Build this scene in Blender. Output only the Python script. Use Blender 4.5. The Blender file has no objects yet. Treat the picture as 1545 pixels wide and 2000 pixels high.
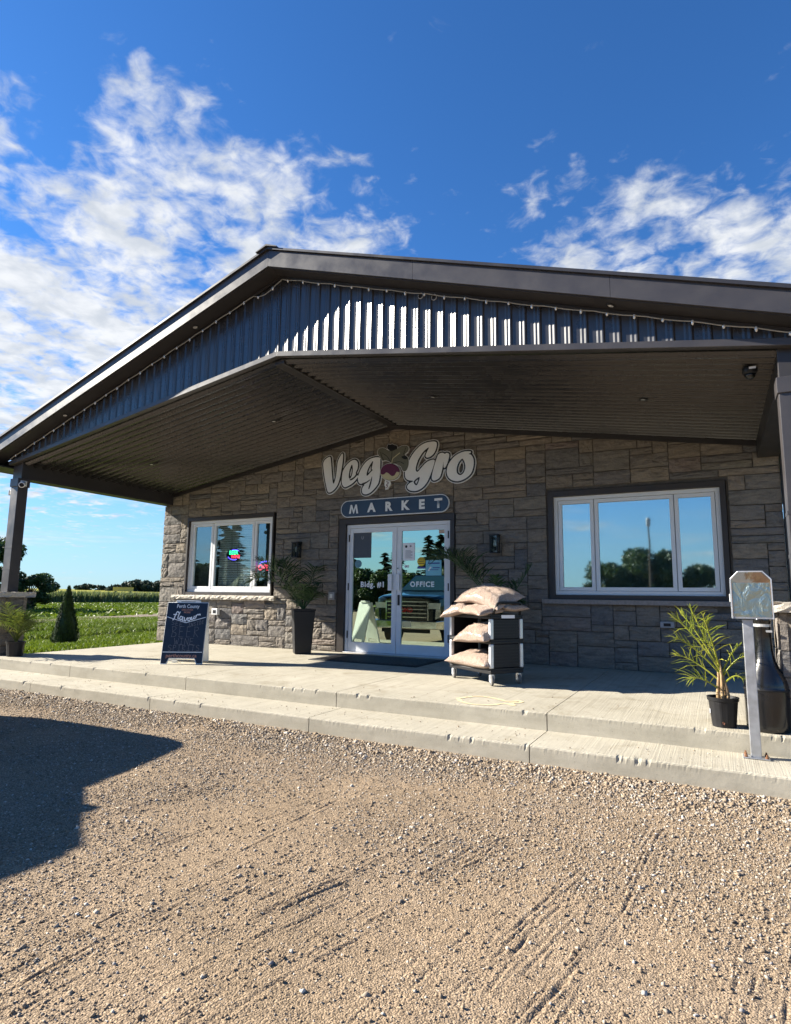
import bpy, math, random
import numpy as np
from mathutils import Matrix, Vector
random.seed(7); RNG = np.random.default_rng(7)
sc = bpy.context.scene
COL = sc.collection
R_ = math.radians

# ------------------------------------------------------------------ camera
CAM = (5.6336, -8.8645, 0.9238)
cd = bpy.data.cameras.new('camera'); cam = bpy.data.objects.new('camera', cd); COL.objects.link(cam)
right = Vector((0.88532180, 0.46478395, 0.01346038)); up = Vector((0.05318911, -0.12998823, 0.99008786)); fwd = Vector((-0.46192664, 0.87583043, 0.13980286))
cam.matrix_world = Matrix(((right.x, up.x, -fwd.x, CAM[0]), (right.y, up.y, -fwd.y, CAM[1]), (right.z, up.z, -fwd.z, CAM[2]), (0, 0, 0, 1)))
cd.sensor_fit = 'HORIZONTAL'; cd.sensor_width = 36.0; cd.lens = 36.0 * 1185.33 / 1545.0
cd.clip_start = 0.05; cd.clip_end = 6000
sc.camera = cam

# ------------------------------------------------------------------ light
SUN = Vector((1.0, 0.27, -0.54)).normalized()          # direction the light travels
sd = bpy.data.lights.new('sun', 'SUN'); sun = bpy.data.objects.new('sun', sd); COL.objects.link(sun)
sd.energy = 5.0; sd.angle = R_(0.55); sd.color = (1.0, 0.93, 0.80)
sun.rotation_euler = SUN.to_track_quat('-Z', 'Y').to_euler(); sun.location = (-20, -10, 20)
sc.view_settings.view_transform = 'Standard'; sc.view_settings.look = 'None'
sc.view_settings.exposure = 1.68; sc.view_settings.gamma = 1.0; sc.view_settings.use_curve_mapping = False

def N(nt, t, loc=None, **kw):
    n = nt.nodes.new(t)
    for k, v in kw.items(): setattr(n, k, v)
    return n
def setin(n, **kw):
    for k, v in kw.items():
        n.inputs[k.replace('_', ' ')].default_value = v

def make_world():
    w = bpy.data.worlds.new('World'); sc.world = w; w.use_nodes = True
    nt = w.node_tree; nt.nodes.clear(); L = nt.links.new
    out = N(nt, 'ShaderNodeOutputWorld'); bg = N(nt, 'ShaderNodeBackground'); bg.inputs[1].default_value = 0.05
    sky = N(nt, 'ShaderNodeTexSky', sky_type='NISHITA'); sky.sun_disc = False
    sky.sun_elevation = math.asin(-SUN.z); sky.sun_rotation = math.atan2(-SUN.x, -SUN.y)
    sky.air_density = 1.0; sky.dust_density = 0.1; sky.ozone_density = 2.0; sky.altitude = 300
    hs = N(nt, 'ShaderNodeHueSaturation'); setin(hs, Saturation=1.1, Value=1.0, Hue=0.5); L(sky.outputs[0], hs.inputs['Color'])
    tint = N(nt, 'ShaderNodeMix', data_type='RGBA', blend_type='MULTIPLY'); tint.inputs[0].default_value = 1.0; tint.inputs[7].default_value = (.47, .87, 1.28, 1); L(hs.outputs[0], tint.inputs[6])
    tc = N(nt, 'ShaderNodeTexCoord'); D = tc.outputs['Generated']
    def math_(op, a, b=None, c=None, clamp=False):
        m = N(nt, 'ShaderNodeMath', operation=op, use_clamp=clamp)
        for i, v in enumerate((a, b, c)):
            if v is None: continue
            if hasattr(v, 'is_linked'): L(v, m.inputs[i])
            else: m.inputs[i].default_value = v
        return m.outputs[0]
    sep = N(nt, 'ShaderNodeSeparateXYZ'); L(D, sep.inputs[0])
    zz = math_('ADD', math_('MAXIMUM', sep.outputs[2], 0.0), 0.10)
    cmb = N(nt, 'ShaderNodeCombineXYZ'); L(math_('DIVIDE', sep.outputs[0], zz), cmb.inputs[0]); L(math_('DIVIDE', sep.outputs[1], zz), cmb.inputs[1])
    P = cmb.outputs[0]
    def noise(vec, scale, detail, rough, dist=0.0, lac=2.0):
        n = N(nt, 'ShaderNodeTexNoise'); setin(n, Scale=scale, Detail=detail, Roughness=rough, Distortion=dist, Lacunarity=lac); L(vec, n.inputs['Vector']); return n.outputs[0]
    def sstep(x, a, b):
        m = N(nt, 'ShaderNodeMapRange', interpolation_type='SMOOTHSTEP'); setin(m, From_Min=a, From_Max=b, To_Min=0.0, To_Max=1.0); L(x, m.inputs[0]); return m.outputs[0]
    # cloud banks: where they stand in the sky (unit directions, angular radius, weight)
    banks = [((-.655, .490, .575), .10, .85), ((-.61, .56, .562), .125, 1.0), ((-.569, .629, .529), .16, 1.0), ((-.478, .700, .530), .12, .85), ((-.42, .745, .515), .09, .6), ((-.52, .70, .49), .14, .95),
             ((-.729, .548, .409), .24, 1.1), ((-.808, .492, .325), .26, 1.25), ((-.86, .40, .30), .24, 1.2), ((-.778, .410, .477), .13, .75), ((-.738, .373, .565), .09, .62), ((-.9, .1, .35), .3, 1.0),
             ((-.07, .861, .504), .12, .85), ((-.165, .813, .558), .075, .60), ((-.21, .825, .525), .07, .5), ((-.14, .85, .50), .11, .85), ((-.06, .88, .47), .13, .95), ((.083, .895, .44), .135, 1.0), ((.25, .88, .40), .16, 1.0), ((.5, .75, .38), .2, .9), ((0.0, .9, .43), .13, .9),
             ((-.597, .450, .663), .03, .5), ((.8, -.3, .4), .3, .8), ((.3, -.85, .42), .12, .5), ((-.3, -.86, .40), .14, .6)]
    warp = N(nt, 'ShaderNodeTexNoise'); setin(warp, Scale=3.2, Detail=5.0, Roughness=.6); L(P, warp.inputs['Vector'])
    wv = N(nt, 'ShaderNodeVectorMath', operation='MULTIPLY_ADD'); L(warp.outputs['Color'], wv.inputs[0]); wv.inputs[1].default_value = (.16, .16, .12); wv.inputs[2].default_value = (-.08, -.08, -.06)
    wd = N(nt, 'ShaderNodeVectorMath', operation='ADD'); L(D, wd.inputs[0]); L(wv.outputs[0], wd.inputs[1])
    mask = None
    for c, rad, wt in banks:
        c = Vector(c).normalized()
        ds = N(nt, 'ShaderNodeVectorMath', operation='DISTANCE'); L(wd.outputs[0], ds.inputs[0]); ds.inputs[1].default_value = c
        m = N(nt, 'ShaderNodeMapRange', interpolation_type='SMOOTHSTEP'); setin(m, From_Min=rad * 1.35, From_Max=rad * .25, To_Min=0.0, To_Max=wt); L(ds.outputs['Value'], m.inputs[0])
        mask = m.outputs[0] if mask is None else math_('MAXIMUM', mask, m.outputs[0])
    n1 = noise(P, 5.5, 9.0, 0.56, 0.30); n2 = noise(P, 17.0, 5.0, 0.55, 0.5)
    tex = math_('ADD', math_('MULTIPLY', n1, .60), math_('MULTIPLY', n2, .40))
    dens = math_('ADD', math_('MULTIPLY', mask, .56), math_('SUBTRACT', math_('MULTIPLY', tex, 2.5), 1.62))
    fac = sstep(dens, -.16, .42)
    # thin streaks low over the horizon
    mp = N(nt, 'ShaderNodeMapping'); mp.inputs['Scale'].default_value = (2.2, 2.2, 26.0); L(D, mp.inputs[0])
    st = noise(mp.outputs[0], 1.6, 7.0, 0.6, 0.4)
    low = math_('MULTIPLY', sstep(sep.outputs[2], .24, .10), sstep(sep.outputs[2], -.01, .03))
    fst = math_('MULTIPLY', sstep(st, .50, .72), math_('MULTIPLY', low, .75))
    fac = math_('MAXIMUM', fac, fst, clamp=True)
    fac = math_('MULTIPLY', fac, .95)
    hz = N(nt, 'ShaderNodeMix', data_type='RGBA'); L(math_('MULTIPLY', sstep(sep.outputs[2], .26, -.02), .72), hz.inputs[0]); L(tint.outputs[2], hz.inputs[6]); hz.inputs[7].default_value = (3.3, 4.35, 5.2, 1)   # pale air low over the fields
    shade = sstep(noise(P, 9.0, 5.0, .55, .3), .3, .7)
    cc = N(nt, 'ShaderNodeMix', data_type='RGBA'); L(shade, cc.inputs[0]); cc.inputs[6].default_value = (4.2, 4.5, 4.9, 1); cc.inputs[7].default_value = (6.2, 6.3, 6.4, 1)
    mx = N(nt, 'ShaderNodeMix', data_type='RGBA'); L(fac, mx.inputs[0]); L(hz.outputs[2], mx.inputs[6]); L(cc.outputs[2], mx.inputs[7])
    L(mx.outputs[2], bg.inputs[0]); L(bg.outputs[0], out.inputs[0])
make_world()

# ------------------------------------------------------------------ materials
MATS = {}
def newmat(name):
    m = bpy.data.materials.new(name); m.use_nodes = True; nt = m.node_tree; nt.nodes.clear()
    o = N(nt, 'ShaderNodeOutputMaterial'); p = N(nt, 'ShaderNodeBsdfPrincipled'); nt.links.new(p.outputs[0], o.inputs[0])
    MATS[name] = m; return m, nt, p, o
def c4(c): return (c[0], c[1], c[2], 1.0)
def noise_node(nt, scale, detail=4, rough=.55, vec=None, dist=0.0):
    n = N(nt, 'ShaderNodeTexNoise'); setin(n, Scale=scale, Detail=detail, Roughness=rough, Distortion=dist)
    if vec is not None: nt.links.new(vec, n.inputs['Vector'])
    return n
def ramp(nt, fac, stops):
    r = N(nt, 'ShaderNodeValToRGB'); e = r.color_ramp.elements
    while len(e) < len(stops): e.new(.5)
    for q, (p, c) in zip(e, stops): q.position = p; q.color = c4(c)
    nt.links.new(fac, r.inputs[0]); return r.outputs[0]
def mixc(nt, fac, a, b, blend='MIX'):
    m = N(nt, 'ShaderNodeMix', data_type='RGBA', blend_type=blend)
    for i, v in ((0, fac), (6, a), (7, b)):
        if hasattr(v, 'is_linked'): nt.links.new(v, m.inputs[i])
        elif i == 0: m.inputs[0].default_value = v
        else: m.inputs[i].default_value = c4(v)
    return m.outputs[2]
def pos(nt): return N(nt, 'ShaderNodeNewGeometry').outputs['Position']
def mapping(nt, vec, scale, rot=(0, 0, 0)):
    m = N(nt, 'ShaderNodeMapping'); m.inputs['Scale'].default_value = scale; m.inputs['Rotation'].default_value = rot; nt.links.new(vec, m.inputs[0]); return m.outputs[0]
def bump(nt, p, h, strength, dist):
    b = N(nt, 'ShaderNodeBump'); setin(b, Strength=strength, Distance=dist); nt.links.new(h, b.inputs['Height']); nt.links.new(b.outputs[0], p.inputs['Normal']); return b
def simple(name, col, rough=.5, metal=0.0, var=.12, vscale=6.0, bmp=0.0, bscale=60.0, spec=.5, coat=0.0):
    m, nt, p, o = newmat(name); P = pos(nt)
    n = noise_node(nt, vscale, 6, .6, P)
    lo = tuple(c * (1 - var) for c in col); hi = tuple(min(1, c * (1 + var)) for c in col)
    nt.links.new(ramp(nt, n.outputs[0], [(.3, lo), (.7, hi)]), p.inputs['Base Color'])
    rr = N(nt, 'ShaderNodeMapRange'); setin(rr, From_Min=.3, From_Max=.7, To_Min=max(.02, rough - .08), To_Max=min(1, rough + .08)); nt.links.new(n.outputs[0], rr.inputs[0]); nt.links.new(rr.outputs[0], p.inputs['Roughness'])
    p.inputs['Metallic'].default_value = metal; p.inputs['Specular IOR Level'].default_value = spec; p.inputs['Coat Weight'].default_value = coat
    if bmp: bump(nt, p, noise_node(nt, bscale, 5, .6, P).outputs[0], bmp, .01)
    return m
def emit(name, col, s):
    m, nt, p, o = newmat(name); p.inputs['Base Color'].default_value = c4(col); p.inputs['Emission Color'].default_value = c4(col); p.inputs['Emission Strength'].default_value = s; return m

metal_dark = simple('charcoal_metal', (.034, .031, .032), .42, 0, .10, 3.0, spec=.45)
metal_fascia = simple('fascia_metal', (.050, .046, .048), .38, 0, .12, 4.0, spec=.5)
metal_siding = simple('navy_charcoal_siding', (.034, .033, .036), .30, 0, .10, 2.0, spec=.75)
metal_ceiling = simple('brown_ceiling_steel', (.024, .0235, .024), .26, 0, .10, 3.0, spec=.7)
metal_roof = simple('roof_steel', (.03, .028, .03), .4, 0, .1, 3.0)
brown_trim = simple('brown_trim', (.035, .027, .024), .5, 0, .15, 5.0)
white_alu = simple('white_aluminium', (.66, .68, .71), .38, 0, .04, 5.0)
white_vinyl = simple('white_vinyl', (.74, .75, .76), .4, 0, .03, 5.0)
white_plastic = simple('white_plastic', (.72, .72, .70), .45, 0, .04, 6.0)
grey_plastic = simple('grey_plastic', (.30, .30, .31), .45, 0, .06, 6.0)
black_plastic = simple('black_plastic', (.012, .012, .0135), .45, 0, .15, 9.0, spec=.3)
black_matte = simple('black_matte', (.013, .013, .015), .6, 0, .2, 30.0)
black_gloss = simple('black_gloss_plastic', (.008, .008, .009), .22, 0, .1, 5.0, spec=.6)
galv = simple('galvanised_steel', (.42, .43, .45), .42, .75, .15, 14.0)
alu = simple('brushed_aluminium', (.62, .63, .65), .35, .55, .06, 30.0)
chrome = simple('chrome', (.7, .7, .72), .10, 1.0, .05, 5.0)
rubber = simple('rubber', (.02, .02, .021), .8, 0, .2, 30.0, .3, 80)
rubber_tread = simple('grey_caster_rubber', (.12, .115, .11), .7, 0, .15, 30.0)
soil = simple('soil', (.05, .035, .025), .95, 0, .4, 60.0, .8, 90)
stone_sill = simple('limestone_sill', (.50, .45, .38), .9, 0, .2, 25.0, .8, 45)
grey_sill = simple('grey_concrete_sill', (.27, .235, .215), .9, 0, .2, 25.0, .4, 60)
mortar = simple('mortar', (.10, .09, .08), .95, 0, .25, 14.0, .5, 60)
interior = simple('interior_wall', (.10, .105, .10), .9, 0, .1, 1.0)
interior_floor = simple('interior_floor', (.07, .06, .05), .8, 0, .1, 1.0)
blind_mat = simple('pale_blind', (.66, .68, .66), .7, 0, .06, 2.0)
paper = simple('paper', (.78, .78, .80), .7, 0, .03, 5.0)
paper_warm = simple('warm_paper', (.70, .66, .52), .7, 0, .05, 5.0)
sign_silver = simple('sign_silver', (.76, .77, .78), .42, .0, .05, 3.0)
sign_black = simple('sign_black', (.008, .008, .010), .35, 0, .1, 3.0)
sign_white = simple('sign_white', (.72, .73, .74), .4, 0, .03, 3.0)
sign_navy = simple('sign_navy', (.022, .038, .075), .35, 0, .08, 3.0)
leaf_print = simple('leaf_print', (.135, .135, .105), .45, 0, .15, 18.0)
purple_print = simple('purple_print', (.10, .012, .055), .4, 0, .15, 12.0)
cream_print = simple('cream_print', (.50, .46, .30), .45, 0, .08, 10.0)
board_navy = simple('chalkboard_navy', (.008, .014, .028), .45, 0, .25, 20.0)
chalk_grey = simple('chalk', (.13, .13, .145), .95, 0, .3, 80.0)
chalk_white = simple('white_print', (.78, .80, .82), .6, 0, .03, 10.0)
salmon = simple('salmon_print', (.42, .20, .14), .6, 0, .1, 10.0)
yellow_sticker = simple('yellow_sticker', (.72, .52, .02), .5, 0, .05, 9.0)
blue_paper = simple('blue_paper', (.20, .52, .66), .6, 0, .05, 9.0)
dark_poster = simple('dark_poster', (.055, .062, .078), .5, 0, .1, 9.0)
yellow_metal = simple('yellow_metal', (.55, .42, .10), .6, 0, .1, 3.0)
cable_mat = simple('pale_cable', (.34, .32, .28), .6, 0, .1, 20.0)
bark = simple('bark', (.10, .075, .055), .95, 0, .35, 20.0, .8, 40)
paint_black = simple('truck_paint', (.010, .016, .016), .12, 0, .1, 3.0, spec=.6, coat=.6)
truck_glass = simple('truck_glass', (.02, .045, .045), .05, 0, .05, 3.0, spec=.8)
lamp_lens = simple('lamp_lens', (.75, .75, .75), .12, .3, .1, 8.0)
red_print = simple('red_print', (.5, .02, .02), .4, 0, .05, 8.0)
chrome_dark = simple('dark_grille', (.02, .02, .02), .3, .3, .1, 8.0)
blue_print = simple('blue_print', (.03, .05, .30), .5, 0, .1, 8.0)
grey_print = simple('grey_print', (.25, .25, .27), .7, 0, .1, 8.0)
led_green = emit('led_green', (.05, 1.0, .35), 1.6)
led_red = emit('led_red', (1.0, .05, .10), 1.3)
led_blue = emit('led_blue', (.12, .08, 1.0), 2.0)

def make_stone():
    m, nt, p, o = newmat('ashlar_stone'); P = pos(nt); oi = N(nt, 'ShaderNodeObjectInfo')
    base = ramp(nt, oi.outputs['Random'], [(.0, (0.203, 0.188, 0.174)), (.15, (0.257, 0.220, 0.179)), (.3, (0.176, 0.169, 0.167)), (.45, (0.284, 0.242, 0.193)), (.6, (0.211, 0.194, 0.186)), (.72, (0.239, 0.220, 0.193)), (.84, (0.158, 0.156, 0.160)), (.93, (0.302, 0.261, 0.211)), (1., (0.216, 0.178, 0.169))])
    off = N(nt, 'ShaderNodeVectorMath', operation='ADD'); nt.links.new(P, off.inputs[0])
    sc_ = N(nt, 'ShaderNodeVectorMath', operation='SCALE'); cmb = N(nt, 'ShaderNodeCombineXYZ'); nt.links.new(oi.outputs['Random'], cmb.inputs[0]); nt.links.new(oi.outputs['Random'], cmb.inputs[2]); nt.links.new(cmb.outputs[0], sc_.inputs[0]); sc_.inputs['Scale'].default_value = 37.0
    nt.links.new(sc_.outputs[0], off.inputs[1])
    st = noise_node(nt, 5.0, 8, .62, mapping(nt, off.outputs[0], (1, 1, 4.5)), .5)       # bedding streaks
    c = mixc(nt, .62, base, ramp(nt, st.outputs[0], [(.28, (.32, .30, .30)), (.5, (.85, .83, .8)), (.72, (1.25, 1.2, 1.1))]), 'MULTIPLY')
    fine = noise_node(nt, 70, 6, .7, P)
    c = mixc(nt, .35, c, ramp(nt, fine.outputs[0], [(.3, (.45, .45, .45)), (.7, (1.2, 1.2, 1.2))]), 'MULTIPLY')
    nt.links.new(c, p.inputs['Base Color']); p.inputs['Roughness'].default_value = .92; p.inputs['Specular IOR Level'].default_value = .25
    b1 = noise_node(nt, 16, 7, .62, off.outputs[0], .4); v = N(nt, 'ShaderNodeTexVoronoi'); setin(v, Scale=13.0); nt.links.new(off.outputs[0], v.inputs['Vector'])
    a = N(nt, 'ShaderNodeMath', operation='MULTIPLY_ADD'); nt.links.new(v.outputs['Distance'], a.inputs[0]); a.inputs[1].default_value = .55; nt.links.new(b1.outputs[0], a.inputs[2])
    bed = noise_node(nt, 9.0, 6, .6, mapping(nt, off.outputs[0], (1, 1, 6.0))); a2 = N(nt, 'ShaderNodeMath', operation='MULTIPLY_ADD'); nt.links.new(bed.outputs[0], a2.inputs[0]); a2.inputs[1].default_value = .7; nt.links.new(a.outputs[0], a2.inputs[2])
    bump(nt, p, a2.outputs[0], .85, .022)
    return m
stone_mat = make_stone()

def make_concrete(name, axis='y'):
    m, nt, p, o = newmat(name); P = pos(nt)
    big = noise_node(nt, .9, 6, .6, P); mid = noise_node(nt, 7, 7, .65, P); fine = noise_node(nt, 160, 4, .6, P)
    c = ramp(nt, big.outputs[0], [(.3, (.345, .315, .25)), (.7, (.43, .395, .32))])
    c = mixc(nt, .45, c, ramp(nt, mid.outputs[0], [(.25, (.72, .71, .70)), (.55, (1, 1, 1)), (.8, (1.08, 1.07, 1.05))]), 'MULTIPLY')
    c = mixc(nt, .4, c, ramp(nt, fine.outputs[0], [(.25, (.6, .6, .6)), (.5, (1, 1, 1)), (.8, (1.12, 1.12, 1.12))]), 'MULTIPLY')
    if axis:
        br = noise_node(nt, 1.0, 5, .7, mapping(nt, P, (30, .5, .5)))
        c = mixc(nt, .6, c, ramp(nt, br.outputs[0], [(.28, (.66, .65, .62)), (.5, (1, 1, 1)), (.75, (1.08, 1.08, 1.06))]), 'MULTIPLY')
        stn = noise_node(nt, 2.2, 8, .7, P, .6); c = mixc(nt, .6, c, ramp(nt, stn.outputs[0], [(.32, (.62, .58, .50)), (.47, (1, 1, 1))]), 'MULTIPLY')
        br2 = noise_node(nt, 1.0, 4, .7, mapping(nt, P, (90, .9, .9)))
        bump(nt, p, br2.outputs[0], .5, .008)
    else:
        v = N(nt, 'ShaderNodeTexVoronoi'); setin(v, Scale=26.0); nt.links.new(P, v.inputs['Vector'])
        c = mixc(nt, .8, c, ramp(nt, v.outputs['Distance'], [(.03, (.35, .34, .32)), (.10, (1, 1, 1))]), 'MULTIPLY')
        sv = noise_node(nt, 1.0, 6, .6, mapping(nt, P, (2.5, 2.5, 14)))
        c = mixc(nt, .5, c, ramp(nt, sv.outputs[0], [(.3, (.72, .72, .70)), (.6, (1, 1, 1))]), 'MULTIPLY')
        bump(nt, p, mid.outputs[0], .3, .01)
    nt.links.new(c, p.inputs['Base Color']); p.inputs['Roughness'].default_value = .9; p.inputs['Specular IOR Level'].default_value = .25
    return m
concrete_top = make_concrete('broomed_concrete', 'y'); concrete_side = make_concrete('formed_concrete', None)

def make_gravel_ground():
    m, nt, p, o = newmat('gravel_ground'); P = pos(nt)
    big = noise_node(nt, .8, 6, .6, P); mid = noise_node(nt, 12, 6, .6, P)
    c = ramp(nt, big.outputs[0], [(.3, (.235, .178, .118)), (.5, (.28, .213, .145)), (.7, (.258, .205, .150))])
    c = mixc(nt, .5, c, ramp(nt, mid.outputs[0], [(.3, (.72, .70, .68)), (.7, (1.15, 1.13, 1.1))]), 'MULTIPLY')
    v = N(nt, 'ShaderNodeTexVoronoi'); setin(v, Scale=170.0, Randomness=1.0); nt.links.new(P, v.inputs['Vector'])
    vc = N(nt, 'ShaderNodeSeparateColor'); nt.links.new(v.outputs['Color'], vc.inputs[0])
    peb = ramp(nt, vc.outputs[0], [(.0, (.42, .38, .35)), (.45, (.9, .88, .86)), (.75, (1.15, 1.12, 1.1)), (1., (1.75, 1.7, 1.65))])
    c = mixc(nt, .75, c, peb, 'MULTIPLY'); nt.links.new(c, p.inputs['Base Color'])
    p.inputs['Roughness'].default_value = .95; p.inputs['Specular IOR Level'].default_value = .2
    v2 = N(nt, 'ShaderNodeTexVoronoi', feature='SMOOTH_F1'); setin(v2, Scale=170.0); nt.links.new(P, v2.inputs['Vector'])
    inv = N(nt, 'ShaderNodeMath', operation='MULTIPLY_ADD'); nt.links.new(v2.outputs['Distance'], inv.inputs[0]); inv.inputs[1].default_value = -1.0; nt.links.new(noise_node(nt, 40, 5, .7, P).outputs[0], inv.inputs[2])
    bump(nt, p, inv.outputs[0], .9, .005)
    return m
gravel_mat = make_gravel_ground()
def make_pebbles():
    m, nt, p, o = newmat('crushed_stone'); g = N(nt, 'ShaderNodeNewGeometry')
    c = ramp(nt, g.outputs['Random Per Island'], [(.0, (.16, .118, .08)), (.25, (.245, .185, .125)), (.55, (.305, .235, .165)), (.75, (.27, .23, .185)), (.88, (.39, .33, .26)), (.96, (.56, .51, .44)), (1., (.19, .18, .19))])
    n = noise_node(nt, 120, 4, .6, g.outputs['Position']); c = mixc(nt, .4, c, ramp(nt, n.outputs[0], [(.3, (.6, .6, .6)), (.7, (1.2, 1.2, 1.2))]), 'MULTIPLY')
    nt.links.new(c, p.inputs['Base Color']); p.inputs['Roughness'].default_value = .9; p.inputs['Specular IOR Level'].default_value = .25
    return m
pebble_mat = make_pebbles()

def make_leaf(name, stops, trans=.25, rough=.5, scale=3.0):
    m, nt, p, o = newmat(name); g = N(nt, 'ShaderNodeNewGeometry')
    n = noise_node(nt, scale, 4, .6, g.outputs['Position'])
    a = N(nt, 'ShaderNodeMath', operation='MULTIPLY_ADD', use_clamp=True); nt.links.new(g.outputs['Random Per Island'], a.inputs[0]); a.inputs[1].default_value = .5
    s = N(nt, 'ShaderNodeMath', operation='MULTIPLY'); nt.links.new(n.outputs[0], s.inputs[0]); s.inputs[1].default_value = .55; nt.links.new(s.outputs[0], a.inputs[2])
    c = ramp(nt, a.outputs[0], stops); nt.links.new(c, p.inputs['Base Color']); p.inputs['Roughness'].default_value = rough; p.inputs['Specular IOR Level'].default_value = .35
    tr = N(nt, 'ShaderNodeBsdfTranslucent'); nt.links.new(mixc(nt, .5, c, (1.3, 1.3, .5), 'MULTIPLY'), tr.inputs[0])
    mx = N(nt, 'ShaderNodeMixShader'); mx.inputs[0].default_value = trans; nt.links.new(p.outputs[0], mx.inputs[1]); nt.links.new(tr.outputs[0], mx.inputs[2]); nt.links.new(mx.outputs[0], o.inputs[0])
    return m
palm_dark = make_leaf('palm_green', [(.2, (.022, .052, .022)), (.6, (.045, .095, .035)), (.85, (.08, .135, .045)), (.97, (.16, .13, .06))], .2, .4)
palm_yellow = make_leaf('palm_yellow_green', [(.15, (.12, .17, .02)), (.45, (.24, .28, .03)), (.75, (.38, .37, .05)), (.95, (.42, .31, .10))], .3, .4, 8)
cedar_mat = make_leaf('cedar_green', [(.2, (.010, .022, .008)), (.6, (.025, .05, .014)), (.9, (.05, .085, .02))], .15, .6, 6)
conifer_mat = make_leaf('conifer_green', [(.2, (.012, .028, .014)), (.6, (.025, .05, .022)), (.9, (.05, .08, .03))], .12, .6, 1)
tree_mat = make_leaf('tree_green', [(.2, (.018, .036, .012)), (.55, (.04, .07, .02)), (.85, (.08, .11, .03))], .25, .5, 1.2)
grass_mat = make_leaf('grass_blades', [(.2, (.05, .09, .008)), (.55, (.10, .15, .012)), (.9, (.18, .215, .03))], .3, .5, .8)
tall_grass_mat = make_leaf('tall_grass_blades', [(.2, (.05, .09, .012)), (.55, (.10, .15, .018)), (.9, (.17, .20, .04))], .3, .5, .8)
crop_mat = make_leaf('maize_leaves', [(.2, (.05, .085, .035)), (.55, (.11, .15, .065)), (.9, (.26, .26, .13))], .25, .6, .5)
far_wood_mat = make_leaf('far_wood', [(.2, (.016, .03, .022)), (.6, (.03, .05, .03)), (.9, (.05, .07, .035))], .1, .7, .2)

def ground_mat(name, stops, scale, fscale=8.0):
    m, nt, p, o = newmat(name); P = pos(nt)
    n = noise_node(nt, scale, 8, .65, P); c = ramp(nt, n.outputs[0], stops)
    f = noise_node(nt, fscale, 6, .7, P); c = mixc(nt, .6, c, ramp(nt, f.outputs[0], [(.3, (.55, .6, .5)), (.7, (1.25, 1.2, 1.1))]), 'MULTIPLY')
    nt.links.new(c, p.inputs['Base Color']); p.inputs['Roughness'].default_value = .95; p.inputs['Specular IOR Level'].default_value = .15
    bump(nt, p, f.outputs[0], .8, .06); return m
lawn_mat = ground_mat('lawn', [(.3, (.06, .095, .010)), (.5, (.105, .15, .014)), (.62, (.15, .185, .022)), (.75, (.085, .125, .014))], .45, 5)
soy_mat = ground_mat('ripening_soy', [(.3, (.20, .21, .02)), (.6, (.30, .28, .03)), (.8, (.24, .25, .03))], .03, .6)
dirt_mat = ground_mat('dirt_track', [(.3, (.17, .13, .10)), (.6, (.24, .20, .16)), (.8, (.12, .13, .05))], 1.5, 9)

def make_glass(name, refl, tint, through, rough=0.0, wav=0.0):
    m = bpy.data.materials.new(name); m.use_nodes = True; nt = m.node_tree; nt.nodes.clear(); MATS[name] = m
    o = N(nt, 'ShaderNodeOutputMaterial'); gl = N(nt, 'ShaderNodeBsdfGlossy'); gl.inputs['Color'].default_value = c4(tint); gl.inputs['Roughness'].default_value = rough
    tr = N(nt, 'ShaderNodeBsdfTransparent'); tr.inputs[0].default_value = c4(through)
    mx = N(nt, 'ShaderNodeMixShader'); lw = N(nt, 'ShaderNodeLayerWeight'); fr = N(nt, 'ShaderNodeMath', operation='POWER'); nt.links.new(lw.outputs['Facing'], fr.inputs[0]); fr.inputs[1].default_value = 4.0
    a = N(nt, 'ShaderNodeMath', operation='ADD', use_clamp=True); nt.links.new(fr.outputs[0], a.inputs[0]); a.inputs[1].default_value = refl
    nt.links.new(a.outputs[0], mx.inputs[0]); nt.links.new(tr.outputs[0], mx.inputs[1]); nt.links.new(gl.outputs[0], mx.inputs[2]); nt.links.new(mx.outputs[0], o.inputs[0])
    if wav:
        b = N(nt, 'ShaderNodeBump'); setin(b, Strength=wav, Distance=.02); n = noise_node(nt, 1.1, 2, .5, pos(nt)); nt.links.new(n.outputs[0], b.inputs['Height']); nt.links.new(b.outputs[0], gl.inputs['Normal'])
    return m
door_glass = make_glass('door_glass', .54, (.80, 1.0, .84), (.20, .26, .24), 0, .02)
window_glass = make_glass('window_glass', .17, (.80, .95, 1.0), (.80, .85, .84), 0, .02)
film_glass = make_glass('mirror_film_glass', .50, (.74, .90, .92), (.75, .8, .8), .025, .03)
lantern_glass = make_glass('lantern_glass', .06, (1, 1, 1), (.75, .78, .78), .02)
acrylic = make_glass('clear_acrylic', .10, (.9, 1, 1), (.80, .84, .82), .02)
def make_mirror_plastic():
    m, nt, p, o = newmat('rippled_mirror_plastic'); p.inputs['Base Color'].default_value = (.36, .42, .385, 1); p.inputs['Metallic'].default_value = 1; p.inputs['Roughness'].default_value = .38
    n = noise_node(nt, 7, 3, .5, mapping(nt, pos(nt), (1.6, 1, 1), (0, .7, 0)), 2.0); bump(nt, p, n.outputs[0], .5, .03); return m
mirror_plastic = make_mirror_plastic()
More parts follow.
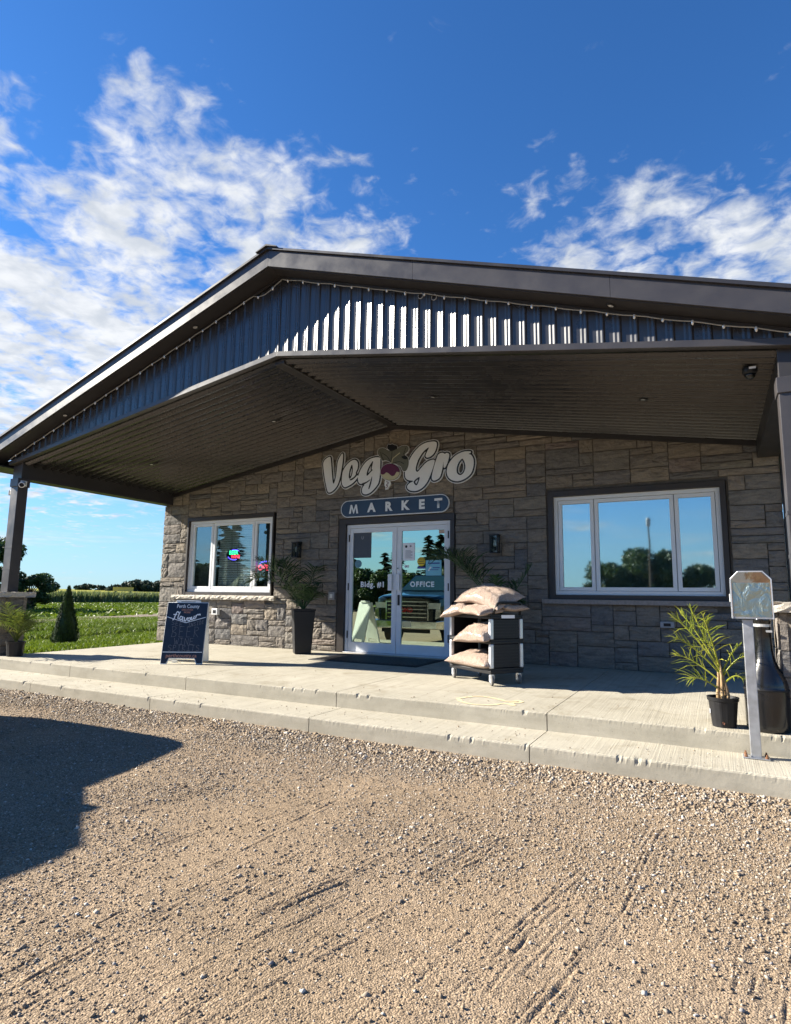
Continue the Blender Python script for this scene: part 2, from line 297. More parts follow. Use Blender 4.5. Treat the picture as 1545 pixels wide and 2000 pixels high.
def make_bag():
    m, nt, p, o = newmat('pellet_bag'); P = pos(nt)
    v = N(nt, 'ShaderNodeTexVoronoi'); setin(v, Scale=150.0); nt.links.new(P, v.inputs['Vector']); sp = N(nt, 'ShaderNodeSeparateColor'); nt.links.new(v.outputs['Color'], sp.inputs[0])
    c = ramp(nt, sp.outputs[0], [(0, (.30, .19, .13)), (.4, (.42, .29, .21)), (.75, (.50, .37, .29)), (1, (.62, .50, .41))])
    c = mixc(nt, .4, c, (.50, .38, .31)); nt.links.new(c, p.inputs['Base Color']); p.inputs['Roughness'].default_value = .32; p.inputs['Coat Weight'].default_value = .35; p.inputs['Coat Roughness'].default_value = .2
    w = noise_node(nt, 26, 4, .6, mapping(nt, P, (1, 1, .35)), 1.0); a = N(nt, 'ShaderNodeMath', operation='MULTIPLY_ADD'); nt.links.new(v.outputs['Distance'], a.inputs[0]); a.inputs[1].default_value = -.4; nt.links.new(w.outputs[0], a.inputs[2])
    bump(nt, p, a.outputs[0], .9, .03); return m
bag_mat = make_bag()

# ------------------------------------------------------------------ mesh helpers
class MB:
    def __init__(s): s.v = []; s.f = []
    def face(s, pts):
        n = len(s.v); s.v += [tuple(p) for p in pts]; s.f.append(tuple(range(n, n + len(pts)))); return s
    def add(s, v, f):
        n = len(s.v); s.v += [tuple(p) for p in v]; s.f += [tuple(i + n for i in q) for q in f]; return s
    def box(s, x0, x1, y0, y1, z0, z1):
        return s.add([(x0, y0, z0), (x1, y0, z0), (x1, y1, z0), (x0, y1, z0), (x0, y0, z1), (x1, y0, z1), (x1, y1, z1), (x0, y1, z1)],
                     [(0, 3, 2, 1), (4, 5, 6, 7), (0, 1, 5, 4), (1, 2, 6, 5), (2, 3, 7, 6), (3, 0, 4, 7)])
    def hexa(s, b, t):      # bottom quad (ccw from above), top quad
        return s.add(list(b) + list(t), [(0, 3, 2, 1), (4, 5, 6, 7), (0, 1, 5, 4), (1, 2, 6, 5), (2, 3, 7, 6), (3, 0, 4, 7)])
    def obox(s, c, ax, ay, az):
        c, ax, ay, az = Vector(c), Vector(ax), Vector(ay), Vector(az)
        b = [c - ax - ay - az, c + ax - ay - az, c + ax + ay - az, c - ax + ay - az]; return s.hexa(b, [p + 2 * az for p in b])
    def tube(s, pts, r, n=8, cap=True):
        pts = [Vector(p) for p in pts]; m = len(pts); rs = r if isinstance(r, (list, tuple)) else [r] * m
        rings = []; ref = None
        for i, p in enumerate(pts):
            t = (pts[min(i + 1, m - 1)] - pts[max(i - 1, 0)]).normalized()
            if ref is None: ref = Vector((0, 0, 1)) if abs(t.z) < .9 else Vector((1, 0, 0))
            a = t.cross(ref)
            a = a.normalized() if a.length > 1e-6 else t.orthogonal().normalized()
            b = t.cross(a).normalized(); ref = a.cross(t) if False else ref
            rings.append([p + (a * math.cos(2 * math.pi * k / n) + b * math.sin(2 * math.pi * k / n)) * rs[i] for k in range(n)])
        base = len(s.v)
        for rg in rings: s.v += [tuple(q) for q in rg]
        for i in range(m - 1):
            for k in range(n):
                s.f.append((base + i * n + k, base + i * n + (k + 1) % n, base + (i + 1) * n + (k + 1) % n, base + (i + 1) * n + k))
        if cap: s.f.append(tuple(base + k for k in range(n))[::-1]); s.f.append(tuple(base + (m - 1) * n + k for k in range(n)))
        return s
    def lathe(s, prof, n=24, c=(0, 0, 0), capb=True, capt=True):
        base = len(s.v)
        for r, z in prof:
            for k in range(n): s.v.append((c[0] + r * math.cos(2 * math.pi * k / n), c[1] + r * math.sin(2 * math.pi * k / n), c[2] + z))
        for i in range(len(prof) - 1):
            for k in range(n): s.f.append((base + i * n + k, base + i * n + (k + 1) % n, base + (i + 1) * n + (k + 1) % n, base + (i + 1) * n + k))
        if capb: s.f.append(tuple(base + k for k in range(n))[::-1])
        if capt: s.f.append(tuple(base + (len(prof) - 1) * n + k for k in range(n)))
        return s
    def prism_y(s, poly, y0, y1):    # polygon of (x,z), extruded in y
        n = len(poly); v = [(x, y0, z) for x, z in poly] + [(x, y1, z) for x, z in poly]
        f = [tuple(range(n)), tuple(range(2 * n - 1, n - 1, -1))] + [(i, i + n, (i + 1) % n + n, (i + 1) % n) for i in range(n)]
        return s.add(v, f)
    def build(s, name, mat, parent=None, smooth=False, bevel=0.0, flip=False, xf=None):
        me = bpy.data.meshes.new(name); me.from_pydata(s.v, [], s.f); me.materials.append(mat); me.update()
        if smooth: me.polygons.foreach_set('use_smooth', [True] * len(me.polygons))
        return obj(name, me, parent, bevel, xf)
ORI = {}
def obj(name, me, parent=None, bevel=0.0, xf=None):
    o = bpy.data.objects.new(name, me); COL.objects.link(o)
    if xf is not None: o.matrix_world = xf
    ORI[o.name] = xf.copy() if xf is not None else Matrix.Identity(4)
    if parent is not None:
        o.parent = parent; o.matrix_parent_inverse = ORI[parent.name].inverted()
    if bevel:
        b = o.modifiers.new('bevel', 'BEVEL'); b.width = bevel; b.segments = 2; b.limit_method = 'ANGLE'; b.angle_limit = R_(40)
    return o
def tag(o, label, cat, group=None):
    o['label'] = label; o['category'] = cat
    if group: o['group'] = group
    return o
def struct(o): o['kind'] = 'structure'; return o
def stuff(o): o['kind'] = 'stuff'; return o
def thing(name, label, cat, loc=(0, 0, 0), group=None):
    o = bpy.data.objects.new(name, None); COL.objects.link(o); o.empty_display_size = .2
    o.location = loc; ORI[o.name] = Matrix.Translation(loc); return tag(o, label, cat, group)
def npmesh(name, v, f, mat, smooth=False):
    """v (n,3) array, f (m,k) int array"""
    me = bpy.data.meshes.new(name); k = f.shape[1]
    me.vertices.add(len(v)); me.vertices.foreach_set('co', np.asarray(v, np.float32).ravel())
    me.loops.add(f.size); me.loops.foreach_set('vertex_index', f.astype(np.int32).ravel())
    me.polygons.add(len(f)); me.polygons.foreach_set('loop_start', np.arange(0, f.size, k, dtype=np.int32)); me.polygons.foreach_set('loop_total', np.full(len(f), k, np.int32))
    if smooth: me.polygons.foreach_set('use_smooth', np.ones(len(f), bool))
    me.materials.append(mat); me.update(calc_edges=True); me.validate(); return me
def copy_tree(o, parent=None):
    c = o.copy(); COL.objects.link(c); c.parent = parent
    for ch in o.children: copy_tree(ch, c)
    return c
def vnoise(x, y, seed=0):
    r = np.random.default_rng(seed).random((257, 257)); xi = np.floor(x).astype(int); yi = np.floor(y).astype(int); fx = x - xi; fy = y - yi
    fx = fx * fx * (3 - 2 * fx); fy = fy * fy * (3 - 2 * fy); a = xi % 256; b = yi % 256
    return (r[a, b] * (1 - fx) + r[a + 1, b] * fx) * (1 - fy) + (r[a, b + 1] * (1 - fx) + r[a + 1, b + 1] * fx) * fy - .5
def text_mesh(name, s, size, mat, parent, org, ux, uz, offset=0.0, align='CENTER', sx=1.0, spacing=1.0, shear=0.0):
    """flat lettering in the plane (ux, uz) at org"""
    cu = bpy.data.curves.new(name, 'FONT'); cu.body = s; cu.size = size; cu.align_x = align; cu.align_y = 'CENTER'; cu.offset = offset; cu.space_character = spacing; cu.resolution_u = 3; cu.shear = shear
    t = bpy.data.objects.new('tmp_text', cu); COL.objects.link(t); dg = bpy.context.evaluated_depsgraph_get(); me = bpy.data.meshes.new_from_object(t.evaluated_get(dg))
    bpy.data.objects.remove(t); me.name = name; ux = Vector(ux).normalized(); uz = Vector(uz).normalized(); nn = ux.cross(uz)
    me.transform(Matrix.Diagonal((sx, 1, 1, 1)))
    M = Matrix(((ux.x, uz.x, nn.x, org[0]), (ux.y, uz.y, nn.y, org[1]), (ux.z, uz.z, nn.z, org[2]), (0, 0, 0, 1))); me.transform(M)
    me.materials.clear(); me.materials.append(mat); return obj(name, me, parent)

# ---- 2D shapes by distance field (for cut-out lettering)
def smooth_poly(pts, k=4):
    n = len(pts); out = []
    for i in range(n):
        p0, p1, p2, p3 = [np.array(pts[(i + j) % n], float) for j in (-1, 0, 1, 2)]
        for t in np.arange(0, 1, 1 / k):
            out.append(.5 * ((2 * p1) + (-p0 + p2) * t + (2 * p0 - 5 * p1 + 4 * p2 - p3) * t * t + (-p0 + 3 * p1 - 3 * p2 + p3) * t ** 3))
    return np.array(out)
def smooth_line(pts, k=5):
    pts = [np.array(p, float) for p in pts]; pts = [2 * pts[0] - pts[1]] + pts + [2 * pts[-1] - pts[-2]]; out = []
    for i in range(1, len(pts) - 2):
        p0, p1, p2, p3 = pts[i - 1:i + 3]
        for t in np.arange(0, 1, 1 / k):
            out.append(.5 * ((2 * p1) + (-p0 + p2) * t + (2 * p0 - 5 * p1 + 4 * p2 - p3) * t * t + (-p0 + 3 * p1 - 3 * p2 + p3) * t ** 3))
    out.append(pts[-2]); return np.array(out)
def seg_dist(X, Z, A, B):
    d = np.full(X.shape, 1e9)
    for a, b in zip(A, B):
        ab = b - a; L = ab @ ab
        t = np.clip(((X - a[0]) * ab[0] + (Z - a[1]) * ab[1]) / max(L, 1e-12), 0, 1)
        d = np.minimum(d, np.hypot(X - a[0] - t * ab[0], Z - a[1] - t * ab[1]))
    return d
def poly_sdf(X, Z, P):
    d = seg_dist(X, Z, P, np.roll(P, -1, 0)); ins = np.zeros(X.shape, bool)
    for a, b in zip(P, np.roll(P, -1, 0)):
        c = (a[1] > Z) != (b[1] > Z)
        with np.errstate(all='ignore'): xi = (b[0] - a[0]) * (Z - a[1]) / (b[1] - a[1]) + a[0]
        ins ^= c & (X < xi)
    return np.where(ins, -d, d)
def grid2(x0, x1, z0, z1, h): return np.meshgrid(np.arange(x0, x1, h), np.arange(z0, z1, h), indexing='ij')
def sdf_mesh(mb, X, Z, S, put, depth=None):
    """fill S<0; put(x,z,back) -> world point; depth: also side walls"""
    nx, nz = S.shape; I = S < 0
    for j in range(nz - 1):
        i = 0
        while i < nx - 1:
            q = (I[i, j], I[i + 1, j], I[i + 1, j + 1], I[i, j + 1])
            if not any(q): i += 1; continue
            if all(q):
                i2 = i
                while i2 < nx - 1 and I[i2, j] and I[i2 + 1, j] and I[i2 + 1, j + 1] and I[i2, j + 1]: i2 += 1
                mb.face([put(X[i, j], Z[i, j], 0), put(X[i2, j], Z[i2, j], 0), put(X[i2, j + 1], Z[i2, j + 1], 0), put(X[i, j + 1], Z[i, j + 1], 0)]); i = i2; continue
            cs = [(X[i, j], Z[i, j], S[i, j]), (X[i + 1, j], Z[i + 1, j], S[i + 1, j]), (X[i + 1, j + 1], Z[i + 1, j + 1], S[i + 1, j + 1]), (X[i, j + 1], Z[i, j + 1], S[i, j + 1])]
            pl = []; cut = []
            for a, b in zip(cs, cs[1:] + cs[:1]):
                if a[2] < 0: pl.append(a[:2])
                if (a[2] < 0) != (b[2] < 0):
                    t = a[2] / (a[2] - b[2]); c = (a[0] + t * (b[0] - a[0]), a[1] + t * (b[1] - a[1])); pl.append(c); cut.append(c)
            if len(pl) > 2: mb.face([put(x, z, 0) for x, z in pl])
            if depth and len(cut) == 2: mb.face([put(*cut[0], 0), put(*cut[1], 0), put(*cut[1], 1), put(*cut[0], 1)])
            i += 1
    return mb

# ================================================================== GROUND
G = -0.33                      # gravel level
def zp(y): return .01 * y      # the patio falls gently to its front edge
def sm(t): t = np.clip(t, 0, 1); return t * t * (3 - 2 * t)
def terr(x, y):
    x = np.asarray(x, float); y = np.asarray(y, float)
    z = -.06 - .24 * sm((-4.2 - x) / 5.) - .15 * sm((-8 - x) / 14.) + 4.2 * sm((-74 - x) / 420.)
    z = z + .05 * vnoise(x * .35 + 40, y * .35 + 40, 3) * sm((-5 - x) / 3.)
    drop = sm((-2.6 - y) / 1.6) * sm((x + 60) / 20.); under = sm((x + 4.35) / .2)
    return np.where(under > 0, np.minimum(z, -.6 * under + z * (1 - under)), z) * (1 - drop) + (-.62) * drop
def axis(pts): return np.unique(np.concatenate([np.linspace(a, b, n) for a, b, n in pts]))
xs = axis([(-2500, -500, 9), (-500, -75, 40), (-75, -30, 24), (-30, -3, 90), (-3, 30, 12), (30, 2500, 10)])
ys = axis([(-2500, -60, 10), (-60, -6, 14), (-6, 30, 110), (30, 120, 40), (120, 700, 30), (700, 2500, 8)])
X, Y = np.meshgrid(xs, ys, indexing='ij'); V = np.stack([X, Y, terr(X, Y)], -1).reshape(-1, 3)
def gridfaces(nx, ny):
    i, j = np.meshgrid(np.arange(nx - 1), np.arange(ny - 1), indexing='ij'); a = (i * ny + j).ravel(); return np.stack([a, a + ny, a + ny + 1, a + 1], -1)
o = struct(obj('lawn', npmesh('lawn', V, gridfaces(len(xs), len(ys)), lawn_mat, True)))
# ripening field beyond the maize, rising to the skyline
xs = axis([(-620, -78, 60)]); ys = axis([(-200, 600, 60)]); X, Y = np.meshgrid(xs, ys, indexing='ij')
struct(obj('crop_field', npmesh('crop_field', np.stack([X, Y, terr(X, Y) + .55], -1).reshape(-1, 3), gridfaces(len(xs), len(ys)), soy_mat, True)))
# farm track
ys = np.linspace(-30, 70, 120); cx = -24.2 - .30 * (ys - 10) - .004 * (ys - 10) ** 2; cx = np.maximum(cx, -60); wob = .25 * vnoise(ys * .4, ys * 0 + 3, 9)
V = []; 
for k in (-1.3, -.45, .45, 1.3): V.append(np.stack([cx + k + wob, ys, terr(cx + k + wob, ys) + .012], -1))
V = np.stack(V, 0); struct(obj('farm_track', npmesh('farm_track', V.reshape(-1, 3), gridfaces(4, len(ys)), dirt_mat, True)))

def blades(n, xy, h, w, lean=.35, zf=terr, rng=RNG):
    b = np.zeros((n, 3)); b[:, 0] = xy[:, 0]; b[:, 1] = xy[:, 1]; b[:, 2] = zf(xy[:, 0], xy[:, 1]) - .01
    a = rng.random(n) * 2 * np.pi; hh = h * (.55 + .9 * rng.random(n)); ww = w * (.6 + .8 * rng.random(n))
    s = np.stack([np.cos(a), np.sin(a), 0 * a], -1) * ww[:, None]; l = rng.normal(0, lean, (n, 2)) * hh[:, None]
    tip = b + np.stack([l[:, 0], l[:, 1], hh], -1); mid = b + np.stack([l[:, 0] * .3, l[:, 1] * .3, hh * .55], -1)
    V = np.stack([b - s, b + s, mid + s * .7, tip, mid - s * .7], 1).reshape(-1, 3)
    return V, (np.arange(n)[:, None] * 5 + np.arange(5)[None, :])
def lawn_pts(n, d0, d1, power, rng=RNG):
    """points on the lawn left of the building, denser near it"""
    u = rng.random(n); d = d0 + (d1 - d0) * u ** power; a = R_(90) + R_(32) + (rng.random(n)) * R_(34)   # bearing from the viewpoint side
    return np.stack([CAM[0] + np.cos(a) * d, CAM[1] + np.sin(a) * d], -1)
p = lawn_pts(110000, 10.5, 40, 1.2); p = p[(p[:, 0] < -4.12) & (p[:, 1] > -2.7)]
V, F = blades(len(p), p, .06, .014)
stuff(tag(obj('grass', npmesh('grass', V, F, grass_mat)), 'short green lawn grass left of the stone building', 'grass'))
p = lawn_pts(60000, 16, 30, 1.0); q = vnoise(p[:, 0] * .5, p[:, 1] * .22, 21) + .5 * vnoise(p[:, 0] * 1.3, p[:, 1] * .5, 22); p = p[(q > .02) & (p[:, 0] < -10.5) & (p[:, 0] > -22.5 + .2 * (10 - p[:, 1]))]
V, F = blades(len(p), p, .14, .02, .6)
stuff(tag(obj('tall_grass', npmesh('tall_grass', V, F, tall_grass_mat)), 'rough uncut grass between lawn and farm track', 'grass'))
n = 34000; p = np.stack([-28 - 47 * RNG.random(n), 4 + 75 * RNG.random(n)], -1); V, F = blades(n, p, .16, .10, .9)
stuff(tag(obj('hay_meadow', npmesh('hay_meadow', V, F, grass_mat)), 'green meadow between the farm track and the maize', 'grass'))
# maize
n = 26000; p = np.stack([-75 - 9 * RNG.random(n) ** 1.6, 10 + 95 * RNG.random(n)], -1); V, F = blades(n, p, 1.35, .09, .16)
stuff(tag(obj('maize', npmesh('maize', V, F, crop_mat)), 'strip of tall pale green maize across the field', 'crop'))
n = 16000; p = np.stack([-84 - 70 * RNG.random(n) ** 1.2, 10 + 130 * RNG.random(n)], -1); V, F = blades(n, p, .35, .3, .6, lambda x, y: terr(x, y) + .55)
stuff(tag(obj('soybeans', npmesh('soybeans', V, F, make_leaf('soy_leaves', [(.2, (.16, .19, .02)), (.6, (.28, .27, .03)), (.9, (.36, .32, .05))], .3, .6, .1))), 'yellowing soybean field beyond the maize', 'crop'))

# gravel lot: coarse sheet everywhere + fine relief where it is seen close
rgt = random.Random(19); TRACKS = []
GRP = [(3.72, -7.0, .03, 7, 1.7, .0075), (3.05, -6.9, .12, 6, 1.5, .006), (4.05, -6.6, .26, 7, 1.2, .0075), (5.05, -6.6, .20, 6, 1.2, .008), (4.5, -5.9, .30, 6, .8, .007), (3.55, -7.6, .0, 5, .9, .008), (4.2, -7.6, .15, 5, .8, .007)]
for k in range(34): GRP.append((rgt.uniform(1.2, 5.9), rgt.uniform(-7.6, -5.2), rgt.uniform(.02, .26), rgt.randrange(4, 9), rgt.uniform(.5, 1.7), rgt.uniform(.0025, .0055)))
for (xc, yc, sl, nl, ln, dp) in GRP:
    st = rgt.uniform(.028, .05)
    for k in range(nl): TRACKS.append((xc + (k - nl / 2) * st * rgt.uniform(.9, 1.1), yc + rgt.uniform(-.3, .3), sl + rgt.uniform(-.012, .012), ln * rgt.uniform(.3, 1.0), 1.15 * dp * rgt.uniform(.35, 1.0), rgt.uniform(.0045, .0068), rgt.randrange(1000)))
def track_depth(x, y):
    d = np.zeros_like(x)
    for (xc, yc, sl, ln, dp, w, sd_) in TRACKS:
        near = np.abs(y - yc) < ln / 2 + .02; near &= np.abs(x - xc - sl * (y - yc)) < .05
        if not near.any(): continue
        xx, yy = x[near], y[near]; u = xx - (xc + sl * (yy - yc) + .012 * vnoise(yy * 3 + sd_, yy * 0 + sd_, 5)); env = sm((ln / 2 - np.abs(yy - yc)) / .12) * np.clip(.55 + 1.6 * vnoise(yy * 9 + sd_, yy * 0, 6), 0, 1)
        g = -dp * np.exp(-(u / w) ** 2) + .55 * dp * np.exp(-((np.abs(u) - 2.2 * w) / (1.1 * w)) ** 2); d[near] += g * env
    return d
def hgt(x, y):
    z = .020 * vnoise(x * 1.1 + 9, y * 1.1 + 9, 31) + .008 * vnoise(x * 4, y * 4, 32) + .003 * vnoise(x * 13, y * 13, 33) + .0022 * vnoise(x * 45, y * 45, 34)
    return z + track_depth(x, y) + .014 * sm((y + 4.45) / .4)      # stones heaped against the step
def flat_rect(name, x0, x1, y0, y1, z, mat): return MB().face([(x0, y0, z), (x1, y0, z), (x1, y1, z), (x0, y1, z)]).build(name, mat)
lot = struct(flat_rect('gravel_lot', -60, 60, -62, -4.0, G - .035, gravel_mat))
xs = np.concatenate([np.arange(-3.3, 1.5, .02), np.arange(1.5, 6.2, .0072), np.arange(6.2, 7.4, .02)]); ys = np.arange(-8.7, -4.0, .017); X, Y = np.meshgrid(xs, ys, indexing='ij')
fade = sm((X + 3.3) / .5) * sm((7.38 - X) / .5) * sm((Y + 8.7) / .5)
o = struct(obj('gravel_surface', npmesh('gravel_surface', np.stack([X, Y, G + hgt(X, Y) - (1 - fade) * .05], -1).reshape(-1, 3), gridfaces(len(xs), len(ys)), gravel_mat)))
# loose crushed stone
n = 540000; x = -3.2 + 10.2 * RNG.random(n); y = -8.5 + 4.42 * RNG.random(n)
lx = (x - CAM[0]) * right.x + (y - CAM[1]) * right.y; ly = (x - CAM[0]) * fwd.x + (y - CAM[1]) * fwd.y
inview = (ly > 1.2) & (np.abs(lx) < ly * .72 + .35)
patch = vnoise(x * .9, y * .9, 61) + .6 * vnoise(x * 2.6, y * 2.6, 62) + .30 * (x > 4.9) * sm((y + 6.6) / 1.0) + .35 * sm((y + 5.1) / .8)
keep = inview & (RNG.random(n) < np.clip(.46 + .9 * patch, .22, 1))
x, y = x[keep], y[keep]; n = len(x); r = np.clip(.0026 * np.exp(RNG.normal(0, .46, n)), .0016, .0095) * (1 + .7 * sm((y + 4.9) / .8)) * (1 + .14 * (y + 8.5) / 1.5)
print('pebbles', n)
OCT = np.array([(1, 0, 0), (-1, 0, 0), (0, 1, 0), (0, -1, 0), (0, 0, 1), (0, 0, -1)], float); OF = np.array([(0, 2, 4), (2, 1, 4), (1, 3, 4), (3, 0, 4), (2, 0, 5), (1, 2, 5), (3, 1, 5), (0, 3, 5)])
v = OCT[None] * (.6 + .8 * RNG.random((n, 1, 3))) * np.array([1.15, 1.0, .75]) + RNG.normal(0, .22, (n, 6, 3))
a = RNG.random(n) * 6.283; ca, sa = np.cos(a)[:, None], np.sin(a)[:, None]; t = RNG.normal(0, .5, n); ct, st_ = np.cos(t)[:, None], np.sin(t)[:, None]
vy = v[..., 1] * ct - v[..., 2] * st_; vz = v[..., 1] * st_ + v[..., 2] * ct; vx = v[..., 0] * ca - vy * sa; vy = v[..., 0] * sa + vy * ca
v = np.stack([vx, vy, vz], -1) * r[:, None, None]; v += np.stack([x, y, G + hgt(x, y) + r * .18], -1)[:, None, :]
F = (OF[None] + (np.arange(n) * 6)[:, None, None]).reshape(-1, 3)
stuff(tag(obj('gravel', npmesh('gravel', v.reshape(-1, 3), F, pebble_mat)), 'loose crushed stone scattered over the parking lot', 'gravel'))

# ================================================================== PATIO AND STEP
YE, Y2, ZT = -3.493, -4.058, -.187
JX = [-4.05, -2.10, .04, 2.15, 4.29, 6.4, 8.5]
pat = thing('patio', 'pale concrete patio with one long step before the entrance', 'patio', (1, -2, 0)); del pat['category']; del pat['label']; struct(pat)
JW = .004; rge = np.random.default_rng(77)
def cast(name, x0, x1, prof, soft, nseg):
    """concrete casting with a worn front arris; soft = profile points that wear"""
    v = []; P_ = len(prof); wear = np.zeros(nseg + 1)
    for _ in range(rge.integers(2, 6)):
        k = rge.integers(2, nseg - 1); wear[k:k + rge.integers(1, 4)] += rge.uniform(.003, .009)
    for k in range(nseg + 1):
        xx = x0 + (x1 - x0) * k / nseg
        for i_, (yy, z) in enumerate(prof):
            w_ = (wear[k] + rge.normal(0, .0005)) if i_ in soft else 0; v.append((xx, yy + w_, z - w_ * (.9 if i_ in soft else 0)))
    f = [(k * P_ + i_, (k + 1) * P_ + i_, (k + 1) * P_ + i_ + 1, k * P_ + i_ + 1) for k in range(nseg) for i_ in range(P_ - 1)] + [tuple(range(P_)), tuple(range(nseg * P_ + P_ - 1, nseg * P_ - 1, -1))]
    o = MB().add(v, f).build(name, concrete_top, pat); o.data.materials.append(concrete_side)
    for pl in o.data.polygons:
        if abs(pl.normal.z) < .5: pl.material_index = 1
    return o
for a, b in zip(JX[:-1], JX[1:]):
    rr = .012; cast('slab', a + JW, b - JW, [(YE + .05, -.25), (YE, -.25), (YE, zp(YE) - .045), (YE, zp(YE) - rr), (YE + rr * .3, zp(YE) - rr * .3), (YE + rr, zp(YE)), (YE + .05, zp(YE + .05)), (.06, .0), (.06, -.25)], (3, 4, 5), 170)
for a, b in zip([-4.75, -2.03, .11, 2.22, 4.29, 6.4], [-2.03, .11, 2.22, 4.29, 6.4, 8.5]):
    rr = .014; cast('step', a + JW, b - JW, [(YE + .045, -.62), (Y2, -.62), (Y2, ZT - .05), (Y2, ZT - rr), (Y2 + rr * .3, ZT - rr * .3), (Y2 + rr, ZT), (Y2 + .06, ZT), (YE + .045, ZT + .004)], (3, 4, 5), 170)
# grit kicked up onto the concrete
ng = 900; gx = rge.uniform(-3, 6.3, ng); gy = np.where(rge.random(ng) < .7, rge.uniform(Y2 + .02, YE - .01, ng), YE + .02 + np.abs(rge.normal(0, .5, ng))); gy = np.minimum(gy, -.3); gz = np.where(gy < YE, ZT + .002, .01 * gy); gr = np.clip(.0026 * np.exp(rge.normal(0, .5, ng)), .0015, .008)
gv = (OCT[None] * (.6 + .8 * rge.random((ng, 1, 3))) + rge.normal(0, .2, (ng, 6, 3))) * gr[:, None, None] + np.stack([gx, gy, gz + gr * .5], -1)[:, None, :]
stuff(obj('grit', npmesh('grit', gv.reshape(-1, 3), (OF[None] + (np.arange(ng) * 6)[:, None, None]).reshape(-1, 3), pebble_mat), pat))
MB().box(-4.72, -4.055, -3.49, -2.85, -.5, -.036).build('pier_pad', concrete_side, pat)
# dark grit in the joints
MB().box(-4.0, 8.4, YE + .03, .05, -.3, -.06).build('joint_bed', soil, pat)
# chalk drawing at the patio edge
sk = [smooth_line([(3.36, -3.22), (3.50, -3.00), (3.70, -3.05), (3.83, -3.14), (3.92, -3.05), (3.95, -3.12), (3.89, -3.2), (3.94, -3.31), (3.84, -3.25), (3.76, -3.38), (3.62, -3.44), (3.48, -3.38), (3.36, -3.22)], 4)]
Xg, Yg = grid2(3.28, 4.02, -3.48, -2.94, .012); S = seg_dist(Xg, Yg, sk[0][:-1], sk[0][1:]) - .019 + .02 * vnoise(Xg * 30, Yg * 30, 5)
sdf_mesh(MB(), Xg, Yg, S, lambda x, y, b: (x, y, zp(y) + .003)).build('chalk_drawing', simple('yellow_chalk', (.62, .50, .30), .95, 0, .1, 30.0), pat)

# ================================================================== BUILDING
XC = .965; WL, WR = -4.49, 6.42
def ceil_z(x): return 3.808 - .162 * abs(x - XC)
def soff_z(x): return 4.925 - .333 * abs(x - XC)
B = thing('market_building', 'low stone market building with dark metal gable porch', 'building', (XC, 0, 0))

# --- stone facing: random squared ashlar
STV = []
def stone_variant(seed):
    rg = np.random.default_rng(seed); nx, nz = 6, 5; v = []; f = []
    us = np.linspace(-.5, .5, nx); ws = np.linspace(-.5, .5, nz)
    for i, u in enumerate(us):
        for j, w_ in enumerate(ws):
            e = 1 if (i in (0, nx - 1) or j in (0, nz - 1)) else 0
            d = (.42 if e else .76) + rg.normal(0, .13)
            uu = u + (rg.normal(0, .012) if not e else rg.normal(0, .005)); ww = w_ + (rg.normal(0, .018) if not e else rg.normal(0, .007))
            v.append((uu, -d, ww))
    for i in range(nx - 1):
        for j in range(nz - 1): f.append((i * nz + j, (i + 1) * nz + j, (i + 1) * nz + j + 1, i * nz + j + 1))
    ring = [(i * nz) for i in range(nx)] + [((nx - 1) * nz + j) for j in range(1, nz)] + [(i * nz + nz - 1) for i in range(nx - 2, -1, -1)] + [j for j in range(nz - 2, 0, -1)]
    base = len(v); bk = []
    for q in ring: bk.append(len(v)); v.append((v[q][0], 1.3, v[q][2]))
    m = len(ring)
    for k in range(m): f.append((ring[(k + 1) % m], ring[k], bk[k], bk[(k + 1) % m]))
    me = bpy.data.meshes.new('stone'); me.from_pydata(v, [], f); me.materials.append(stone_mat); me.update()
    return me
STV = [stone_variant(s) for s in range(18)]
def ashlar(x0, x1, z0, z1, mod, blocked, rg, wmax=6):
    nx, nz = int(round((x1 - x0) / mod)), int(round((z1 - z0) / mod)); mx, mz = (x1 - x0) / nx, (z1 - z0) / nz
    occ = np.zeros((nx, nz), bool)
    for i in range(nx):
        for j in range(nz):
            if blocked(x0 + (i + .5) * mx, z0 + (j + .5) * mz): occ[i, j] = True
    out = []
    order = [(i, j) for j in range(nz) for i in range(nx)]
    for i, j in order:
        if occ[i, j]: continue
        w = rg.choice([2, 3, 4, 4, 5, 5, 6, 7]); h = rg.choice([1, 1, 1, 2, 2, 2, 2, 3])
        if h == 1: w = max(w, 3)
        if h == 3: w = max(3, min(w, 5))
        a = 1
        while a < w and i + a < nx and not occ[i + a, j]: a += 1
        rem = 0
        while i + a + rem < nx and not occ[i + a + rem, j] and rem < 2: rem += 1
        if rem == 1: a += 1
        b = 1
        while b < h and j + b < nz and not occ[i:i + a, j + b].any(): b += 1
        occ[i:i + a, j:j + b] = True
        out.append((x0 + i * mx, x0 + (i + a) * mx, z0 + j * mz, z0 + (j + b) * mz))
    return out
OPEN = [(-.14, 2.03, -.1, 2.27), (-3.80, -1.56, .86, 2.47), (3.50, 5.81, .88, 2.51)]
def blocked(x, z):
    if z > ceil_z(x) + .12: return True
    return any(a < x < b and c < z < d for a, b, c, d in OPEN)
rg = random.Random(11)
